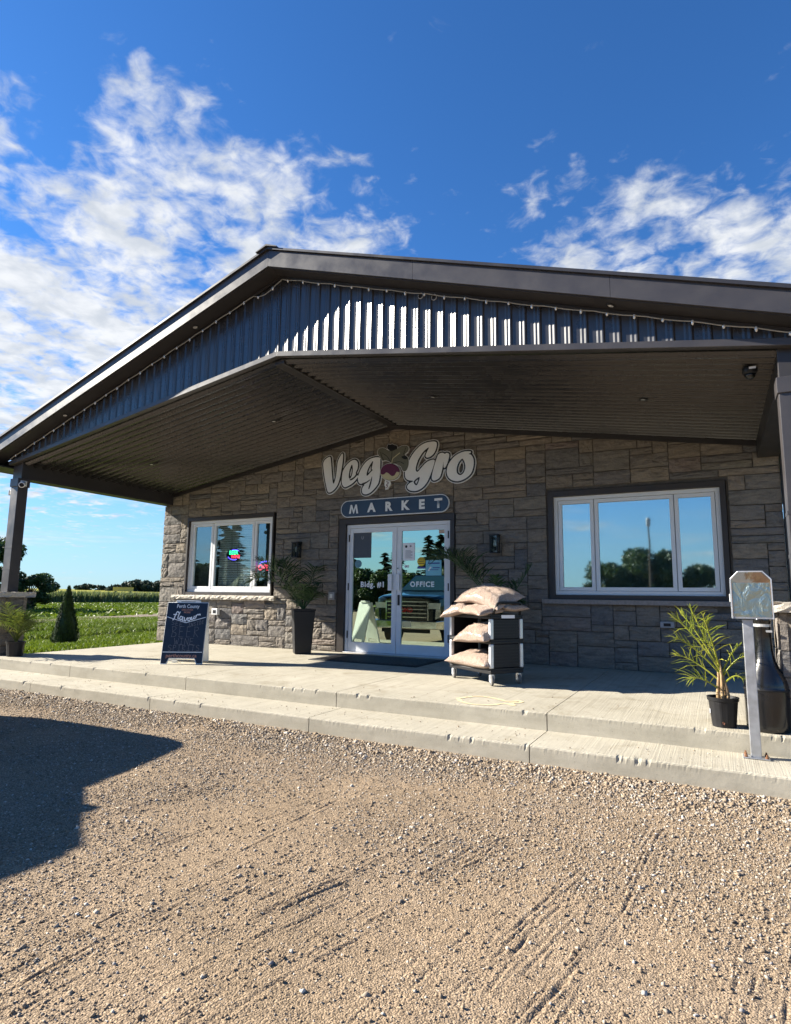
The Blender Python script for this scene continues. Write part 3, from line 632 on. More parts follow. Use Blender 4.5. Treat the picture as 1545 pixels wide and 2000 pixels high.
# core wall with openings
wall = MB()
def wpanel(x0, x1, z0, z1): wall.box(x0, x1, .028, .24, z0, z1)
wpanel(WL + .01, -3.80, 0, 3.3); wpanel(-3.80, -1.56, 0, .86); wpanel(-3.80, -1.56, 2.47, 3.5); wpanel(-1.56, -.14, 0, 3.6); wpanel(-.14, 2.03, 2.27, 3.9)
wpanel(2.03, 3.50, 0, 3.6); wpanel(3.50, 5.81, 0, .88); wpanel(3.50, 5.81, 2.51, 3.5); wpanel(5.81, WR - .01, 0, 3.3)
wall = wall.build('wall', mortar, B)
stones = ashlar(WL, WR, 0, 3.92, .098, blocked, rg)
stones.sort(key=lambda s: -(s[1] - s[0]) * (s[3] - s[2]) / (1 + .05 * (6.4 - s[0])))
gap = .0055; rest = MB()
for k, (a, b, c, d) in enumerate(stones):
    # keep stones flush with the openings
    for (p, q, r0, r1) in OPEN:
        if c < r1 and d > r0:
            if a < p < b and (p - a) > (b - p): b = p
            elif a < q < b and (b - q) > (q - a): a = q
        if a < q and b > p:
            if c < r0 < d and (r0 - c) > (d - r0): d = r0
            elif c < r1 < d and (d - r1) > (r1 - c): c = r1
    sx, sz = b - a - 2 * gap, d - c - 2 * gap; dep = .026 + .010 * rg.random()
    me = STV[rg.randrange(18)]
    M = Matrix.Translation(((a + b) / 2, .012, (c + d) / 2)) @ Matrix.Diagonal((sx * rg.choice((1, -1)), dep, sz, 1))
    if k < 300: obj('stone', me, wall, 0, M)
    else: rest.add([M @ v.co for v in me.vertices], [tuple(p.vertices) for p in me.polygons])
if rest.v: stuff(rest.build('small_stones', stone_mat, wall))
print('stones', len(stones))
# other outer walls
m = MB(); m.box(WL + .03, WL + .25, .25, 9, -.3, 3.3); m.box(WR - .25, WR - .03, .25, 9, -.3, 3.3); m.box(WL + .03, WR - .03, 8.8, 9, -.3, 3.3); m.build('rear_wall', mortar, B)
m = MB(); m.box(WL + .3, WR - .3, 3.3, 3.4, 0, 3.2); m.build('interior_wall', interior, B)
m = MB(); m.box(WL + .3, WR - .3, .25, 3.3, -.02, .012); m.build('interior_floor', interior_floor, B)
m = MB(); m.box(WL + .3, WR - .3, .25, 3.3, 2.75, 2.8); m.build('interior_ceiling', interior, B)
MB().box(WR + .004, WR + .085, -.03, .06, -.1, 3.05).build('corner_trim', metal_dark, B, bevel=.004)

# --- windows
def window(fx0, fx1, fz0, fz1, mull, glass, label):
    w = MB()
    yf, yb = .045, .13
    t = .055
    w.box(fx0, fx1, yf, yb, fz0, fz0 + t); w.box(fx0, fx1, yf, yb, fz1 - t, fz1); w.box(fx0, fx0 + t, yf, yb, fz0 + t, fz1 - t); w.box(fx1 - t, fx1, yf, yb, fz0 + t, fz1 - t)
    win = w.build('window', white_vinyl, B, bevel=.004); win['label'] = label
    edges = [fx0 + t] + list(mull) + [fx1 - t]
    for i in range(3):
        a, b = edges[i] + .006, edges[i + 1] - .006; s = .05; m = MB(); y0, y1 = yf + .012, yb - .01; c, d = fz0 + t + .004, fz1 - t - .004
        m.box(a, b, y0, y1, c, c + s); m.box(a, b, y0, y1, d - s, d); m.box(a, a + s, y0, y1, c + s, d - s); m.box(b - s, b, y0, y1, c + s, d - s); m.build('sash', white_vinyl, win, bevel=.004)
        MB().box(a + s + .001, b - s - .001, y0 + .032, y0 + .036, c + s + .001, d - s - .001).build('pane', glass, win)
    for mx_ in mull: MB().box(mx_ - .005, mx_ + .005, yf + .025, yb - .012, fz0 + t, fz1 - t).build('mullion', grey_plastic, win)
    return win
winL = window(-3.765, -1.62, .985, 2.395, (-3.145, -2.10), window_glass, 'white three-pane window with lit signs behind the glass')
winR = window(3.57, 5.735, .998, 2.42, (4.135, 5.18), film_glass, 'white three-pane window reflecting sky and trees')
def surround(win, x0, x1, z0, z1, fx0, fx1, fz0, fz1):
    m = MB(); ya, yb = -.012, .24
    m.box(x0, fx0 - .001, ya, yb, z0, z1); m.box(fx1 + .001, x1, ya, yb, z0, z1); m.box(fx0 - .001, fx1 + .001, ya + .002, yb, fz1 + .001, z1); m.box(fx0 - .001, fx1 + .001, ya + .004, yb, z0, fz0 - .001); m.build('surround', brown_trim, win)
surround(winL, -3.80, -1.59, .925, 2.465, -3.765, -1.62, .985, 2.395); surround(winR, 3.50, 5.80, .935, 2.50, 3.57, 5.735, .998, 2.42)
# rough limestone sill left, sawn sill right
rgs = np.random.default_rng(4); v = []; n = 46; xsS = np.linspace(-4.06, -1.47, n)
for xx in xsS:
    for (yy, z) in ((.03, .842), (-.075, .842), (-.085, .87), (-.085, .895), (-.07, .922), (.03, .926)):
        k = 1 if yy < 0 else 0; v.append((xx, yy + k * rgs.normal(0, .006), z + k * rgs.normal(0, .0045)))
f = [(k * 6 + i, (k + 1) * 6 + i, (k + 1) * 6 + (i + 1) % 6, k * 6 + (i + 1) % 6) for k in range(n - 1) for i in range(6)] + [tuple(range(6)), tuple(range(n * 6 - 1, n * 6 - 7, -1))]
MB().add(v, f).build('sill', stone_sill, winL)
MB().box(3.40, 5.95, -.085, .03, .868, .932).build('sill', grey_sill, winR, bevel=.006)
# things behind the left window
m = MB()
for k in range(30): m.box(-3.10, -2.14, .205, .21, 1.06 + k * .044, 1.06 + k * .044 + .036)
m.build('blind', blind_mat, winL)
MB().box(-3.74, -3.15, .21, .215, 1.03, 2.36).build('curtain', interior, winL)
for k, x0 in enumerate((3.65, 4.17, 5.22)):
    MB().box(x0, (4.10, 5.15, 5.66)[k], .205, .212, 1.05, 2.37).build('roller_shade', simple('pale_shade%d' % k, (.46, .53, .54), .8, 0, .06, 3), winR)

# --- doors
dm = MB(); T = .055
dm.box(0, T, .03, .13, .012, 2.16); dm.box(1.945 - T, 1.945, .03, .13, .012, 2.16); dm.box(T, 1.945 - T, .03, .13, 2.10, 2.16)
door = dm.build('door', white_alu, B, bevel=.003); door['label'] = 'white aluminium double glass door under the market sign'
MB().box(0, 1.945, -.02, .13, -.005, .018).build('threshold', alu, door, bevel=.003)
m = MB(); m.box(-.13, -.002, -.02, .24, 0, 2.165); m.box(1.947, 2.02, -.018, .24, 0, 2.165); m.box(-.13, 2.02, -.022, .24, 2.167, 2.262); m.build('surround', brown_trim, door)
for i, (a, b) in enumerate(((T + .004, .968), (.976, 1.945 - T - .004))):
    m = MB(); y0, y1 = .04, .085; c, d = .022, 2.096; sl, sr = .062, .085 if i == 0 else .062
    if i == 1: sl = .085
    m.box(a, a + sl, y0, y1, c, d); m.box(b - sr, b, y0, y1, c, d); m.box(a + sl, b - sr, y0, y1, d - .075, d); m.box(a + sl, b - sr, y0, y1, c, c + .155)
    leaf = m.build('door_leaf', white_alu, door, bevel=.003)
    MB().box(a + sl + .001, b - sr - .001, .06, .066, c + .156, d - .076).build('pane', door_glass, leaf)
    hx = .83 if i == 0 else .985
    m = MB(); m.box(hx, hx + (.075 if i == 0 else .06), .0, .018, 1.04, 1.31); m.box(hx + .02, hx + .04, .017, .041, 1.06, 1.09); m.box(hx + .02, hx + .04, .017, .041, 1.26, 1.29); m.build('handle', white_alu, leaf, bevel=.004)
    for hz in (.30, 1.10, 1.93):
        xh = a - .012 if i == 0 else b + .012
        MB().tube([(xh, .03, hz - .06), (xh, .03, hz + .06)], .011, 8).build('hinge', black_matte, leaf)
lf = door
MB().box(1.004, 1.036, .018, .04, .80, .97).build('lock', black_plastic, door, bevel=.004)
MB().lathe([(.0001, 0), (.014, 0), (.014, .03), (.0001, .03)], 12, (0, 0, 0)).build('cylinder', chrome, door, xf=Matrix.Translation((1.005, .04, 1.40)) @ Matrix.Rotation(R_(90), 4, 'X'))
yS = .054
def card(name, x0, x1, z0, z1, mat, y=yS): return MB().box(x0, x1, y, y + .002, z0, z1).build(name, mat, door)
def disc(name, x, z, r, mat, y=yS):
    return MB().add([(x + r * math.cos(k * math.pi / 12), y, z + r * math.sin(k * math.pi / 12)) for k in range(24)], [tuple(range(24))]).build(name, mat, door)
UX, UZ = (1, 0, 0), (0, 0, 1)
card('poster', .125, .47, 1.59, 2.02, dark_poster); text_mesh('lettering', 'U', .07, grey_print, door, (.30, yS - .003, 1.93), UX, UZ, .002)
disc('sticker', .22, 1.49, .066, simple('teal_sticker', (.10, .22, .28), .5, 0, .3, 30)); 
text_mesh('lettering', 'Bldg.', .125, chalk_white, door, (.415, yS, 1.135), UX, UZ, .004, spacing=1.15); text_mesh('lettering', '#1', .125, chalk_white, door, (.675, yS, 1.135), UX, UZ, .004, spacing=1.15)
text_mesh('lettering', 'OFFICE', .115, chalk_white, door, (1.43, yS, 1.14), UX, UZ, .0045, spacing=1.2)
card('notice', 1.075, 1.295, 1.53, 1.82, paper)
for k in range(8): MB().box(1.125, 1.125 + (.13 if k % 3 else .10), yS - .003, yS - .002, 1.69 - k * .017, 1.696 - k * .017).build('text_line', grey_print, door)
disc('crest', 1.14, 1.76, .022, black_matte, yS - .003); disc('crest', 1.22, 1.765, .018, grey_print, yS - .003)
disc('sticker', 1.415, 1.51, .072, yellow_sticker); card('sticker', 1.345, 1.485, 1.395, 1.425, blue_print)
for k in range(3): MB().box(1.36, 1.47, yS - .003, yS - .002, 1.545 - k * .035, 1.557 - k * .035).build('text_line', black_matte, door)
card('notice', 1.495, 1.77, 1.285, 1.53, blue_paper)
MB().box(1.54, 1.74, yS - .003, yS - .002, 1.47, 1.49).build('text_line', blue_print, door); MB().box(1.62, 1.74, yS - .003, yS - .002, 1.40, 1.415).build('text_line', blue_print, door); MB().box(1.56, 1.72, yS - .003, yS - .002, 1.37, 1.38).build('text_line', blue_print, door)
MB().add([(1.53, yS - .003, 1.36), (1.56, yS - .003, 1.355), (1.60, yS - .003, 1.42), (1.575, yS - .003, 1.425)], [(0, 1, 2, 3)]).build('arrow', chalk_white, door)
card('label_card', 1.11, 1.185, 1.415, 1.455, paper); MB().box(1.13, 1.165, yS - .003, yS - .002, 1.432, 1.442).build('text_line', black_matte, door)
card('sticker', 1.725, 1.825, 1.955, 2.015, simple('tan_sticker', (.45, .32, .24), .5, 0, .3, 40))

# --- porch: beams, posts, ceiling, gable
for s in (-1, 1):
    x0, x1 = (WL, -4.25) if s < 0 else (6.18, WR)
    MB().box(x0, x1, -3.14, .03, 2.755, 3.06).build('beam', metal_dark, B, bevel=.005)
RIB = [(0, 0), (.017, .0068), (.038, .0068), (.055, .0136), (.066, .0136), (.082, 0)]
RIBC = [(0, 0), (.014, .022), (.022, .022), (.032, .034), (.050, .034), (.070, 0)]
def rib_profile(u0, u1, pitch=.1485, RIB=RIB):
    pts = []; k = math.floor(u0 / pitch) - 1
    while k * pitch < u1:
        for a, h in RIB:
            u = k * pitch + a * pitch / .15
            if u0 <= u <= u1: pts.append((u, h))
        k += 1
    return [(u0, 0)] + [p for p in pts if u0 + 1e-4 < p[0] < u1 - 1e-4] + [(u1, 0)]
# ceiling sheets (ribs run along x)
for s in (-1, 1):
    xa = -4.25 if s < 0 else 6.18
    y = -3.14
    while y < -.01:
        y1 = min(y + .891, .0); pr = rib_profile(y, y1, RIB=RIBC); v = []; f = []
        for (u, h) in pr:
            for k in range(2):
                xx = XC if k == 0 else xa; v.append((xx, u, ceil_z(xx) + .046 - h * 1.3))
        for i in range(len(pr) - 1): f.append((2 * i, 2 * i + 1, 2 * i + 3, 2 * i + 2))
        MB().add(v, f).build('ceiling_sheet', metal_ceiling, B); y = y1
m = MB(); m.prism_y([(XC - .10, ceil_z(XC - .10) - .004), (XC, ceil_z(XC) - .004), (XC + .045, ceil_z(XC + .045) - .004), (XC + .045, ceil_z(XC) + .03), (XC - .10, ceil_z(XC) + .03)], -3.13, -.005); m.build('ridge_trim', metal_dark, B)
for s in (-1, 1):
    xa = -4.25 if s < 0 else 6.18; e = -s
    m = MB(); m.prism_y([(XC, ceil_z(XC) - .058), (xa, ceil_z(xa) - .058), (xa, ceil_z(xa) + .01), (XC, ceil_z(XC) + .01)], -.055, -.035); m.build('wall_trim', metal_dark, B)
    # frieze at the foot of the gable
    xo = WL if s < 0 else WR
    m = MB(); m.prism_y([(XC, 3.862), (xo, 3.862 - .162 * abs(xo - XC)), (xo, 3.927 - .162 * abs(xo - XC)), (XC, 3.927)], -3.225, -3.141); m.build('frieze', metal_fascia, B, bevel=.004)
# gable siding sheets (ribs run up)
x = WL + .02
while x < WR - .05:
    x1 = min(x + .891, WR - .02); pr = rib_profile(x, x1); v = []; f = []
    brk = sorted(set([p for p in pr] + ([(XC, 0)] if x < XC < x1 else [])))
    for (u, h) in brk:
        zb = 3.90 - .162 * abs(u - XC); zt = max(zb + .002, soff_z(u) + .02)
        v += [(u, -3.168 - h, zb), (u, -3.168 - h, zt)]
    for i in range(len(brk) - 1): f.append((2 * i, 2 * i + 2, 2 * i + 3, 2 * i + 1))
    MB().add(v, f).build('siding_sheet', metal_siding, B); x = x1
# overhang: fascia, soffit, roof
EL, ER = -4.98, 6.91
for s in (-1, 1):
    xe = EL if s < 0 else ER; ze = lambda dz, xx: dz - .333 * abs(xx - XC)
    segs = np.linspace(XC, xe, 4)
    for a, b in zip(segs[:-1], segs[1:]):
        a2 = a + .0015 * s; b2 = b - .0015 * s
        MB().prism_y([(a2, ze(4.935, a2)), (b2, ze(4.935, b2)), (b2, ze(5.14, b2)), (a2, ze(5.14, a2))], -3.46, -3.435).build('fascia', metal_fascia, B)
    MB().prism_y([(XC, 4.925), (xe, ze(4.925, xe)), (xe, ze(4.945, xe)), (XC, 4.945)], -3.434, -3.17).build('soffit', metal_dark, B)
    MB().prism_y([(XC, 5.145), (xe - .03 * -s * -1, ze(5.145, xe)), (xe, ze(5.172, xe)), (XC, 5.172)], -3.49, 9.2).build('roof', metal_roof, B)
    # side eaves
    xi = WL if s < 0 else WR; lo, hi = min(xi, xe), max(xi, xe)
    MB().box(lo, hi, -3.43, 9, 2.935, 2.955).build('eave_soffit', metal_dark, B)
    MB().box(xe - .012, xe + .012, -3.43, 9, 2.93, 3.14).build('eave_fascia', metal_fascia, B)
    # J channel where siding meets soffit
    MB().prism_y([(XC, 4.895), (xi, 4.895 - .333 * abs(xi - XC)), (xi, 4.922 - .333 * abs(xi - XC)), (XC, 4.922)], -3.215, -3.195).build('siding_trim', metal_dark, B)
MB().prism_y([(XC - .16, 5.122), (XC, 5.176), (XC + .16, 5.122), (XC + .16, 5.134), (XC, 5.198), (XC - .16, 5.134)], -3.515, 9.2).build('ridge_cap', metal_roof, B)
# posts on stone piers
for s in (-1, 1):
    pcx = -4.335 if s < 0 else 6.262
    x0, x1 = pcx - .095, pcx + .095
    MB().box(x0, x1, -3.185, -3.02, .86, 2.76).build('post', metal_fascia, B, bevel=.006)
    MB().box(x0 - .012, x1 + .012, -3.20, -3.0, 2.62, 2.754).build('post_collar', metal_fascia, B, bevel=.004)
    for z_ in (1.28, 1.62): MB().box(x0 - .003, x1 + .003, -3.188, -3.017, z_, z_ + .03).build('post_seam', metal_fascia, B)
    p0, p1, q0, q1 = pcx - .235, pcx + .235, -3.34, -2.93
    pier = MB().box(p0 + .03, p1 - .03, q0 + .03, q1 - .03, -.06, .85).build('pier', mortar, B)
    rg2 = random.Random(5 + s)
    zrow = -.045
    rows = []
    while zrow < .80:
        h = rg2.choice((.15, .2, .26)); h = min(h, .85 - zrow); h = h if .85 - zrow - h > .1 else .85 - zrow; rows.append((zrow, zrow + h)); zrow += h
    for (c, d) in rows:
        cut = rg2.uniform(.35, .65)
        for fa, (ax_, L_, org, rot) in enumerate((((1, 0), p1 - p0, (p0, q0), 0), ((0, 1), q1 - q0, (p1, q0), 90), ((-1, 0), p1 - p0, (p1, q1), 180), ((0, -1), q1 - q0, (p0, q1), 270))):
            parts = [(0, cut), (cut, 1)] if rg2.random() < .6 else [(0, 1)]
            for (u0, u1) in parts:
                cx_ = org[0] + ax_[0] * L_ * (u0 + u1) / 2; cy_ = org[1] + ax_[1] * L_ * (u0 + u1) / 2
                M = Matrix.Translation((cx_, cy_, (c + d) / 2)) @ Matrix.Rotation(R_(rot), 4, 'Z') @ Matrix.Translation((0, .03, 0)) @ Matrix.Diagonal(((u1 - u0) * L_ - .008, .028, d - c - .008, 1))
                obj('stone', STV[rg2.randrange(18)], pier, 0, M)
    rgc = np.random.default_rng(8); m = MB(); k = 10; ring = []
    ex = .075; pts = []
    for t in np.linspace(0, 1, k, endpoint=False): pts.append((p0 - ex + t * (p1 - p0 + 2 * ex), q0 - ex))
    for t in np.linspace(0, 1, k, endpoint=False): pts.append((p1 + ex, q0 - ex + t * (q1 - q0 + 2 * ex)))
    for t in np.linspace(0, 1, k, endpoint=False): pts.append((p1 + ex - t * (p1 - p0 + 2 * ex), q1 + ex))
    for t in np.linspace(0, 1, k, endpoint=False): pts.append((p0 - ex, q1 + ex - t * (q1 - q0 + 2 * ex)))
    n4 = len(pts); v = []
    for z_, gx in ((.852, 0), (.875, .5), (.91, .5), (.93, 0)):
        for (a, b) in pts: v.append((a + rgc.normal(0, .007) , b + rgc.normal(0, .007), z_ + rgc.normal(0, .002)))
    f = [(l * n4 + i, l * n4 + (i + 1) % n4, (l + 1) * n4 + (i + 1) % n4, (l + 1) * n4 + i) for l in range(3) for i in range(n4)] + [tuple(range(n4))[::-1], tuple(3 * n4 + i for i in range(n4))]
    MB().add(v, f).build('pier_cap', stone_sill, pier)
# attached wing seen past the right corner
wing = thing('side_building', 'white sided building glimpsed past the right wall corner', 'building', (10, 4, 0))
m = MB(); m.box(6.9, 14, 4.0, 9, -.3, 2.6); m.build('wall', white_vinyl, wing)
for k in range(14): MB().prism_y([(6.9, 1.55 + k * .1), (14, 1.55 + k * .1), (14, 1.64 + k * .1), (6.9, 1.64 + k * .1)], 3.975 + .006 * (k % 1), 3.998).build('clapboard', white_vinyl, wing)
MB().box(7.0, 8.0, 3.95, 3.99, -.1, 1.5).build('door', simple('teal_door', (.03, .10, .13), .4), wing)

# ================================================================== SIGNS ON THE WALL
def H1(x, y):
    w = 5.07868859e-05 * x + 1.42037980e-05 * y + 1; return ((1.14075629e-03 * x + 2.86723553e-05 * y - 6.54327899e-01) / w, (5.99097960e-05 * x - 9.42658373e-04 * y + 3.83366609) / w)
def H2(x, y):
    w = 6.62534838e-05 * x + 1.85294113e-05 * y + 1; return ((1.48816131e-03 * x + 3.74042116e-05 * y + .528811692) / w, (7.81546777e-05 * x - 1.22973481e-03 * y + 3.69782515) / w)
# letter outlines as drawn on the sign (drawing units -> metres on the wall)
LET = [(H1, [(165, 460), (235, 415), (262, 430), (272, 520), (285, 700), (300, 860), (318, 920), (345, 860), (370, 740), (385, 600), (400, 500), (440, 410), (485, 350), (498, 390), (492, 500), (470, 640), (440, 800), (400, 930), (350, 1010), (290, 1065), (235, 1085), (205, 1060), (180, 960), (150, 800), (130, 640), (125, 530)], []),
       (H1, [(475, 830), (490, 700), (540, 600), (610, 520), (700, 470), (755, 490), (778, 550), (768, 640), (735, 725), (770, 760), (780, 790), (720, 870), (650, 930), (580, 970), (530, 985), (490, 950), (473, 890)], [[(665, 555), (625, 650), (606, 760), (612, 820), (640, 815), (670, 740), (682, 640)], [(760, 715), (700, 795), (625, 838), (625, 856), (670, 848), (730, 800), (770, 745)]]),
       (H1, [(1060, 435), (1130, 420), (1185, 428), (1200, 470), (1196, 620), (1190, 760), (1165, 900), (1100, 1000), (1020, 1080), (940, 1118), (880, 1110), (855, 1070), (862, 1000), (900, 938), (850, 925), (810, 915), (782, 870), (780, 790), (810, 700), (860, 600), (930, 510), (1000, 458)], [[(1066, 490), (1010, 560), (960, 660), (940, 755), (960, 765), (1010, 710), (1060, 655), (1035, 640)], [(1045, 770), (1010, 880), (975, 1005), (988, 1022), (1018, 950), (1040, 850)], [(850, 918), (930, 885), (1010, 838), (1000, 860), (950, 900), (885, 935)]]),
       (H2, [(720, 110), (800, 92), (865, 98), (872, 150), (850, 225), (805, 285), (745, 312), (718, 290), (738, 235), (765, 170), (690, 230), (625, 330), (592, 420), (585, 485), (612, 505), (660, 450), (720, 385), (780, 350), (842, 345), (830, 420), (800, 510), (760, 610), (710, 690), (650, 742), (580, 768), (500, 758), (465, 715), (495, 665), (555, 632), (490, 622), (450, 595), (437, 540), (450, 450), (500, 340), (560, 240), (640, 155)], [[(640, 575), (555, 640), (600, 692)]]),
       (H2, [(900, 262), (955, 246), (985, 262), (1003, 246), (1040, 260), (1040, 310), (1015, 395), (985, 450), (966, 440), (965, 365), (948, 470), (920, 570), (880, 610), (832, 625), (805, 600), (812, 530), (840, 420), (870, 325)], []),
       (H2, [(1250, 228), (1330, 225), (1340, 245), (1305, 262), (1345, 275), (1376, 335), (1375, 430), (1340, 530), (1260, 600), (1160, 635), (1070, 615), (1020, 560), (1010, 480), (1040, 390), (1100, 310), (1170, 258)], [[(1222, 325), (1255, 380), (1264, 450), (1240, 520), (1195, 552), (1152, 525), (1146, 460), (1170, 385)]])]
X, Z = grid2(-.66, 2.46, 2.56, 3.56, .0085)
S = np.full(X.shape, 9.)
for H, P_, holes in LET:
    d = poly_sdf(X, Z, smooth_poly([H(*q) for q in P_], 3))
    for h in holes: d = np.maximum(d, -poly_sdf(X, Z, smooth_poly([H(*q) for q in h], 3)))
    S = np.minimum(S, d)
sg = thing('shop_sign', 'large silver Veg Gro script sign with turnip on the stone wall', 'sign', (.9, -.03, 3.05))
def wp(y): return lambda x, z, b: (x, (y if not b else -.022), z)
sdf_mesh(MB(), X, Z, S - .036, wp(-.046), 1).build('backing', sign_white, sg)
sdf_mesh(MB(), X, Z, S - .024, wp(-.050)).build('outline', sign_black, sg)
sdf_mesh(MB(), X, Z, S, wp(-.055)).build('lettering', sign_silver, sg)
# turnip
leafp = smooth_poly([H2(*q) for q in [(70, 222), (90, 192), (150, 186), (205, 215), (250, 226), (325, 200), (395, 157), (465, 155), (485, 190), (470, 232), (432, 270), (470, 312), (485, 370), (478, 432), (450, 490), (410, 488), (392, 440), (350, 412), (305, 392), (262, 388), (232, 366), (172, 345), (130, 350), (102, 302), (72, 262)]], 3)
dk1 = smooth_poly([H2(*q) for q in [(215, 132), (238, 142), (262, 130), (290, 142), (318, 150), (332, 182), (305, 205), (265, 222), (225, 208), (198, 175)]], 3); dk2 = smooth_poly([H2(*q) for q in [(392, 305), (440, 288), (478, 322), (440, 338)]], 3)
body = smooth_poly([H2(238 + 130 * math.cos(t), 510 + 112 * math.sin(t)) for t in np.linspace(0, 2 * math.pi, 24, endpoint=False)], 2)
purp = smooth_poly([H2(*q) for q in [(106, 520), (112, 460), (150, 410), (215, 392), (262, 400), (315, 395), (355, 430), (368, 490), (362, 515), (330, 508), (300, 555), (262, 566), (225, 535), (190, 515), (160, 540), (130, 545)]], 3)
root = smooth_poly([H2(*q) for q in [(180, 618), (205, 622), (228, 650), (232, 680), (205, 712), (190, 756), (176, 752), (180, 715), (166, 690), (168, 645)]], 3)
X2, Z2 = grid2(.56, 1.36, 2.72, 3.56, .0075)
dl = np.minimum(np.minimum(poly_sdf(X2, Z2, leafp), poly_sdf(X2, Z2, dk1)), poly_sdf(X2, Z2, dk2)); db = poly_sdf(X2, Z2, body); dr = poly_sdf(X2, Z2, root); allp = np.minimum(np.minimum(dl, db), dr)
sdf_mesh(MB(), X2, Z2, allp - .012, wp(-.058), 1).build('turnip_backing', sign_white, sg)
sdf_mesh(MB(), X2, Z2, np.minimum(dl, db) - .005, wp(-.061)).build('turnip_outline', sign_black, sg)
sdf_mesh(MB(), X2, Z2, dl, wp(-.064)).build('turnip_leaves', leaf_print, sg)
sdf_mesh(MB(), X2, Z2, db, wp(-.067)).build('turnip_root', cream_print, sg)
sdf_mesh(MB(), X2, Z2, np.maximum(poly_sdf(X2, Z2, purp), db), wp(-.070)).build('turnip_crown', purple_print, sg)
sdf_mesh(MB(), X2, Z2, np.minimum(poly_sdf(X2, Z2, dk1), poly_sdf(X2, Z2, dk2)), wp(-.067)).build('leaf_black_patch', sign_black, sg)  # solid black areas of the printed leaf artwork
vein = [smooth_line([H2(*q) for q in l], 4) for l in [[(262, 385), (275, 330), (320, 290), (370, 250)], [(250, 375), (262, 300), (265, 225)], [(240, 365), (200, 300), (130, 250)], [(290, 385), (370, 370), (430, 400)], [(150, 345), (120, 290), (110, 240)], [(420, 270), (440, 220), (450, 180)]]]
dv = np.full(X2.shape, 9.)
for l in vein[:1]: dv = np.minimum(dv, seg_dist(X2, Z2, l[:-1], l[1:]))
sdf_mesh(MB(), X2, Z2, dv - .008, wp(-.068)).build('leaf_stem', cream_print, sg)
dv = np.full(X2.shape, 9.)
for l in vein[1:]: dv = np.minimum(dv, seg_dist(X2, Z2, l[:-1], l[1:]))
sdf_mesh(MB(), X2, Z2, np.maximum(dv - .005, dl), wp(-.068)).build('leaf_vein', sign_black, sg)
rl = smooth_line([H2(*q) for q in [(190, 640), (215, 660), (185, 690), (205, 700), (188, 730)]], 4)
sdf_mesh(MB(), X2, Z2, seg_dist(X2, Z2, rl[:-1], rl[1:]) - .005, wp(-.068)).build('root_line', purple_print, sg)
# MARKET plate
mk = thing('market_sign', 'navy rounded plate reading MARKET above the glass doors', 'sign', (.93, -.03, 2.43))
X3, Z3 = grid2(-.14, 2.0, 2.24, 2.62, .010); c0, c1, zc, hr = .055, 1.80, 2.43, .148
d = seg_dist(X3, Z3, [np.array((c0, zc))], [np.array((c1, zc))]) - hr
sdf_mesh(MB(), X3, Z3, d, wp(-.047), 1).build('border', sign_white, mk); sdf_mesh(MB(), X3, Z3, d + .014, wp(-.051)).build('plate', sign_navy, mk)
mpoly = [(0, 0), (.20, 0), (.29, .62), (.46, 0), (.54, 0), (.71, .62), (.80, 0), (1, 0), (.84, 1), (.68, 1), (.5, .40), (.32, 1), (.16, 1)]
MB().face([(.08 + .185 * a, -.056, 2.345 + .155 * b) for a, b in mpoly]).build('letter', sign_white, mk)
for ch, xx in zip('ARKET', (.525, .85, 1.16, 1.465, 1.76)): text_mesh('letter', ch, .205, sign_white, mk, (xx, -.056, 2.425), UX, UZ, .0105, sx=1.0)

# ================================================================== FITTINGS
def lantern(name, x, label):
    t = thing(name, label, 'wall lamp', (x, -.03, 1.76), 'black lanterns beside the doors')
    z0, z1 = 1.62, 1.90; a, b = x - .055, x + .055; y0, y1 = -.175, -.065
    MB().box(x - .045, x + .045, -.05, -.028, 1.80, 1.90).build('back_plate', black_matte, t, bevel=.004)
    MB().box(x - .018, x + .018, -.12, -.049, 1.875, 1.895).build('arm', black_matte, t)
    m = MB(); e = .008
    for xx in (a, b):
        for yy in (y0, y1): m.box(xx - e, xx + e, yy - e, yy + e, z0, 1.865)
    m.box(a - e, b + e, y0 - e, y1 + e, z0 - .012, z0); m.build('cage', black_matte, t)
    MB().box(a - .014, b + .014, y0 - .014, y1 + .014, 1.866, 1.882).build('cap', black_matte, t)
    m = MB(); m.box(a + e, b - e, y0 - .002, y0 + .001, z0, 1.865); m.box(a + e, b - e, y1 - .001, y1 + .002, z0, 1.865); m.box(a - .001, a + .002, y0 + e, y1 - e, z0, 1.865); m.box(b - .002, b + .001, y0 + e, y1 - e, z0, 1.865); m.build('glass', lantern_glass, t)
    MB().lathe([(.014, 1.80), (.016, 1.78), (.024, 1.74), (.022, 1.715), (.008, 1.70)], 12, (x, (y0 + y1) / 2, 0)).build('bulb', paper_warm, t, smooth=True); MB().tube([(x, (y0 + y1) / 2, 1.80), (x, (y0 + y1) / 2, 1.866)], .012, 8).build('socket', black_matte, t)
lantern('wall_lantern', -.965, 'black glass lantern left of the doors above the tall palm planter'); lantern('wall_lantern', 2.715, 'black glass lantern right of the doors above the bag cart')
def wall_box(name, x0, x1, z0, z1, label, cat, mat, inner, dep=.06):
    t = thing(name, label, cat, ((x0 + x1) / 2, -.03, z0)); MB().box(x0, x1, -.03 - dep, -.018, z0, z1).build('housing', mat, t, bevel=.006)
    w, h = x1 - x0, z1 - z0; MB().box(x0 + w * .25, x1 - w * .25, -.034 - dep, -.029 - dep, z0 + h * .25, z1 - h * .25).build('cover', inner, t, bevel=.002)
wall_box('outlet_box', -2.945, -2.80, .555, .675, 'white outdoor outlet box under the left window', 'outlet', white_plastic, black_plastic)
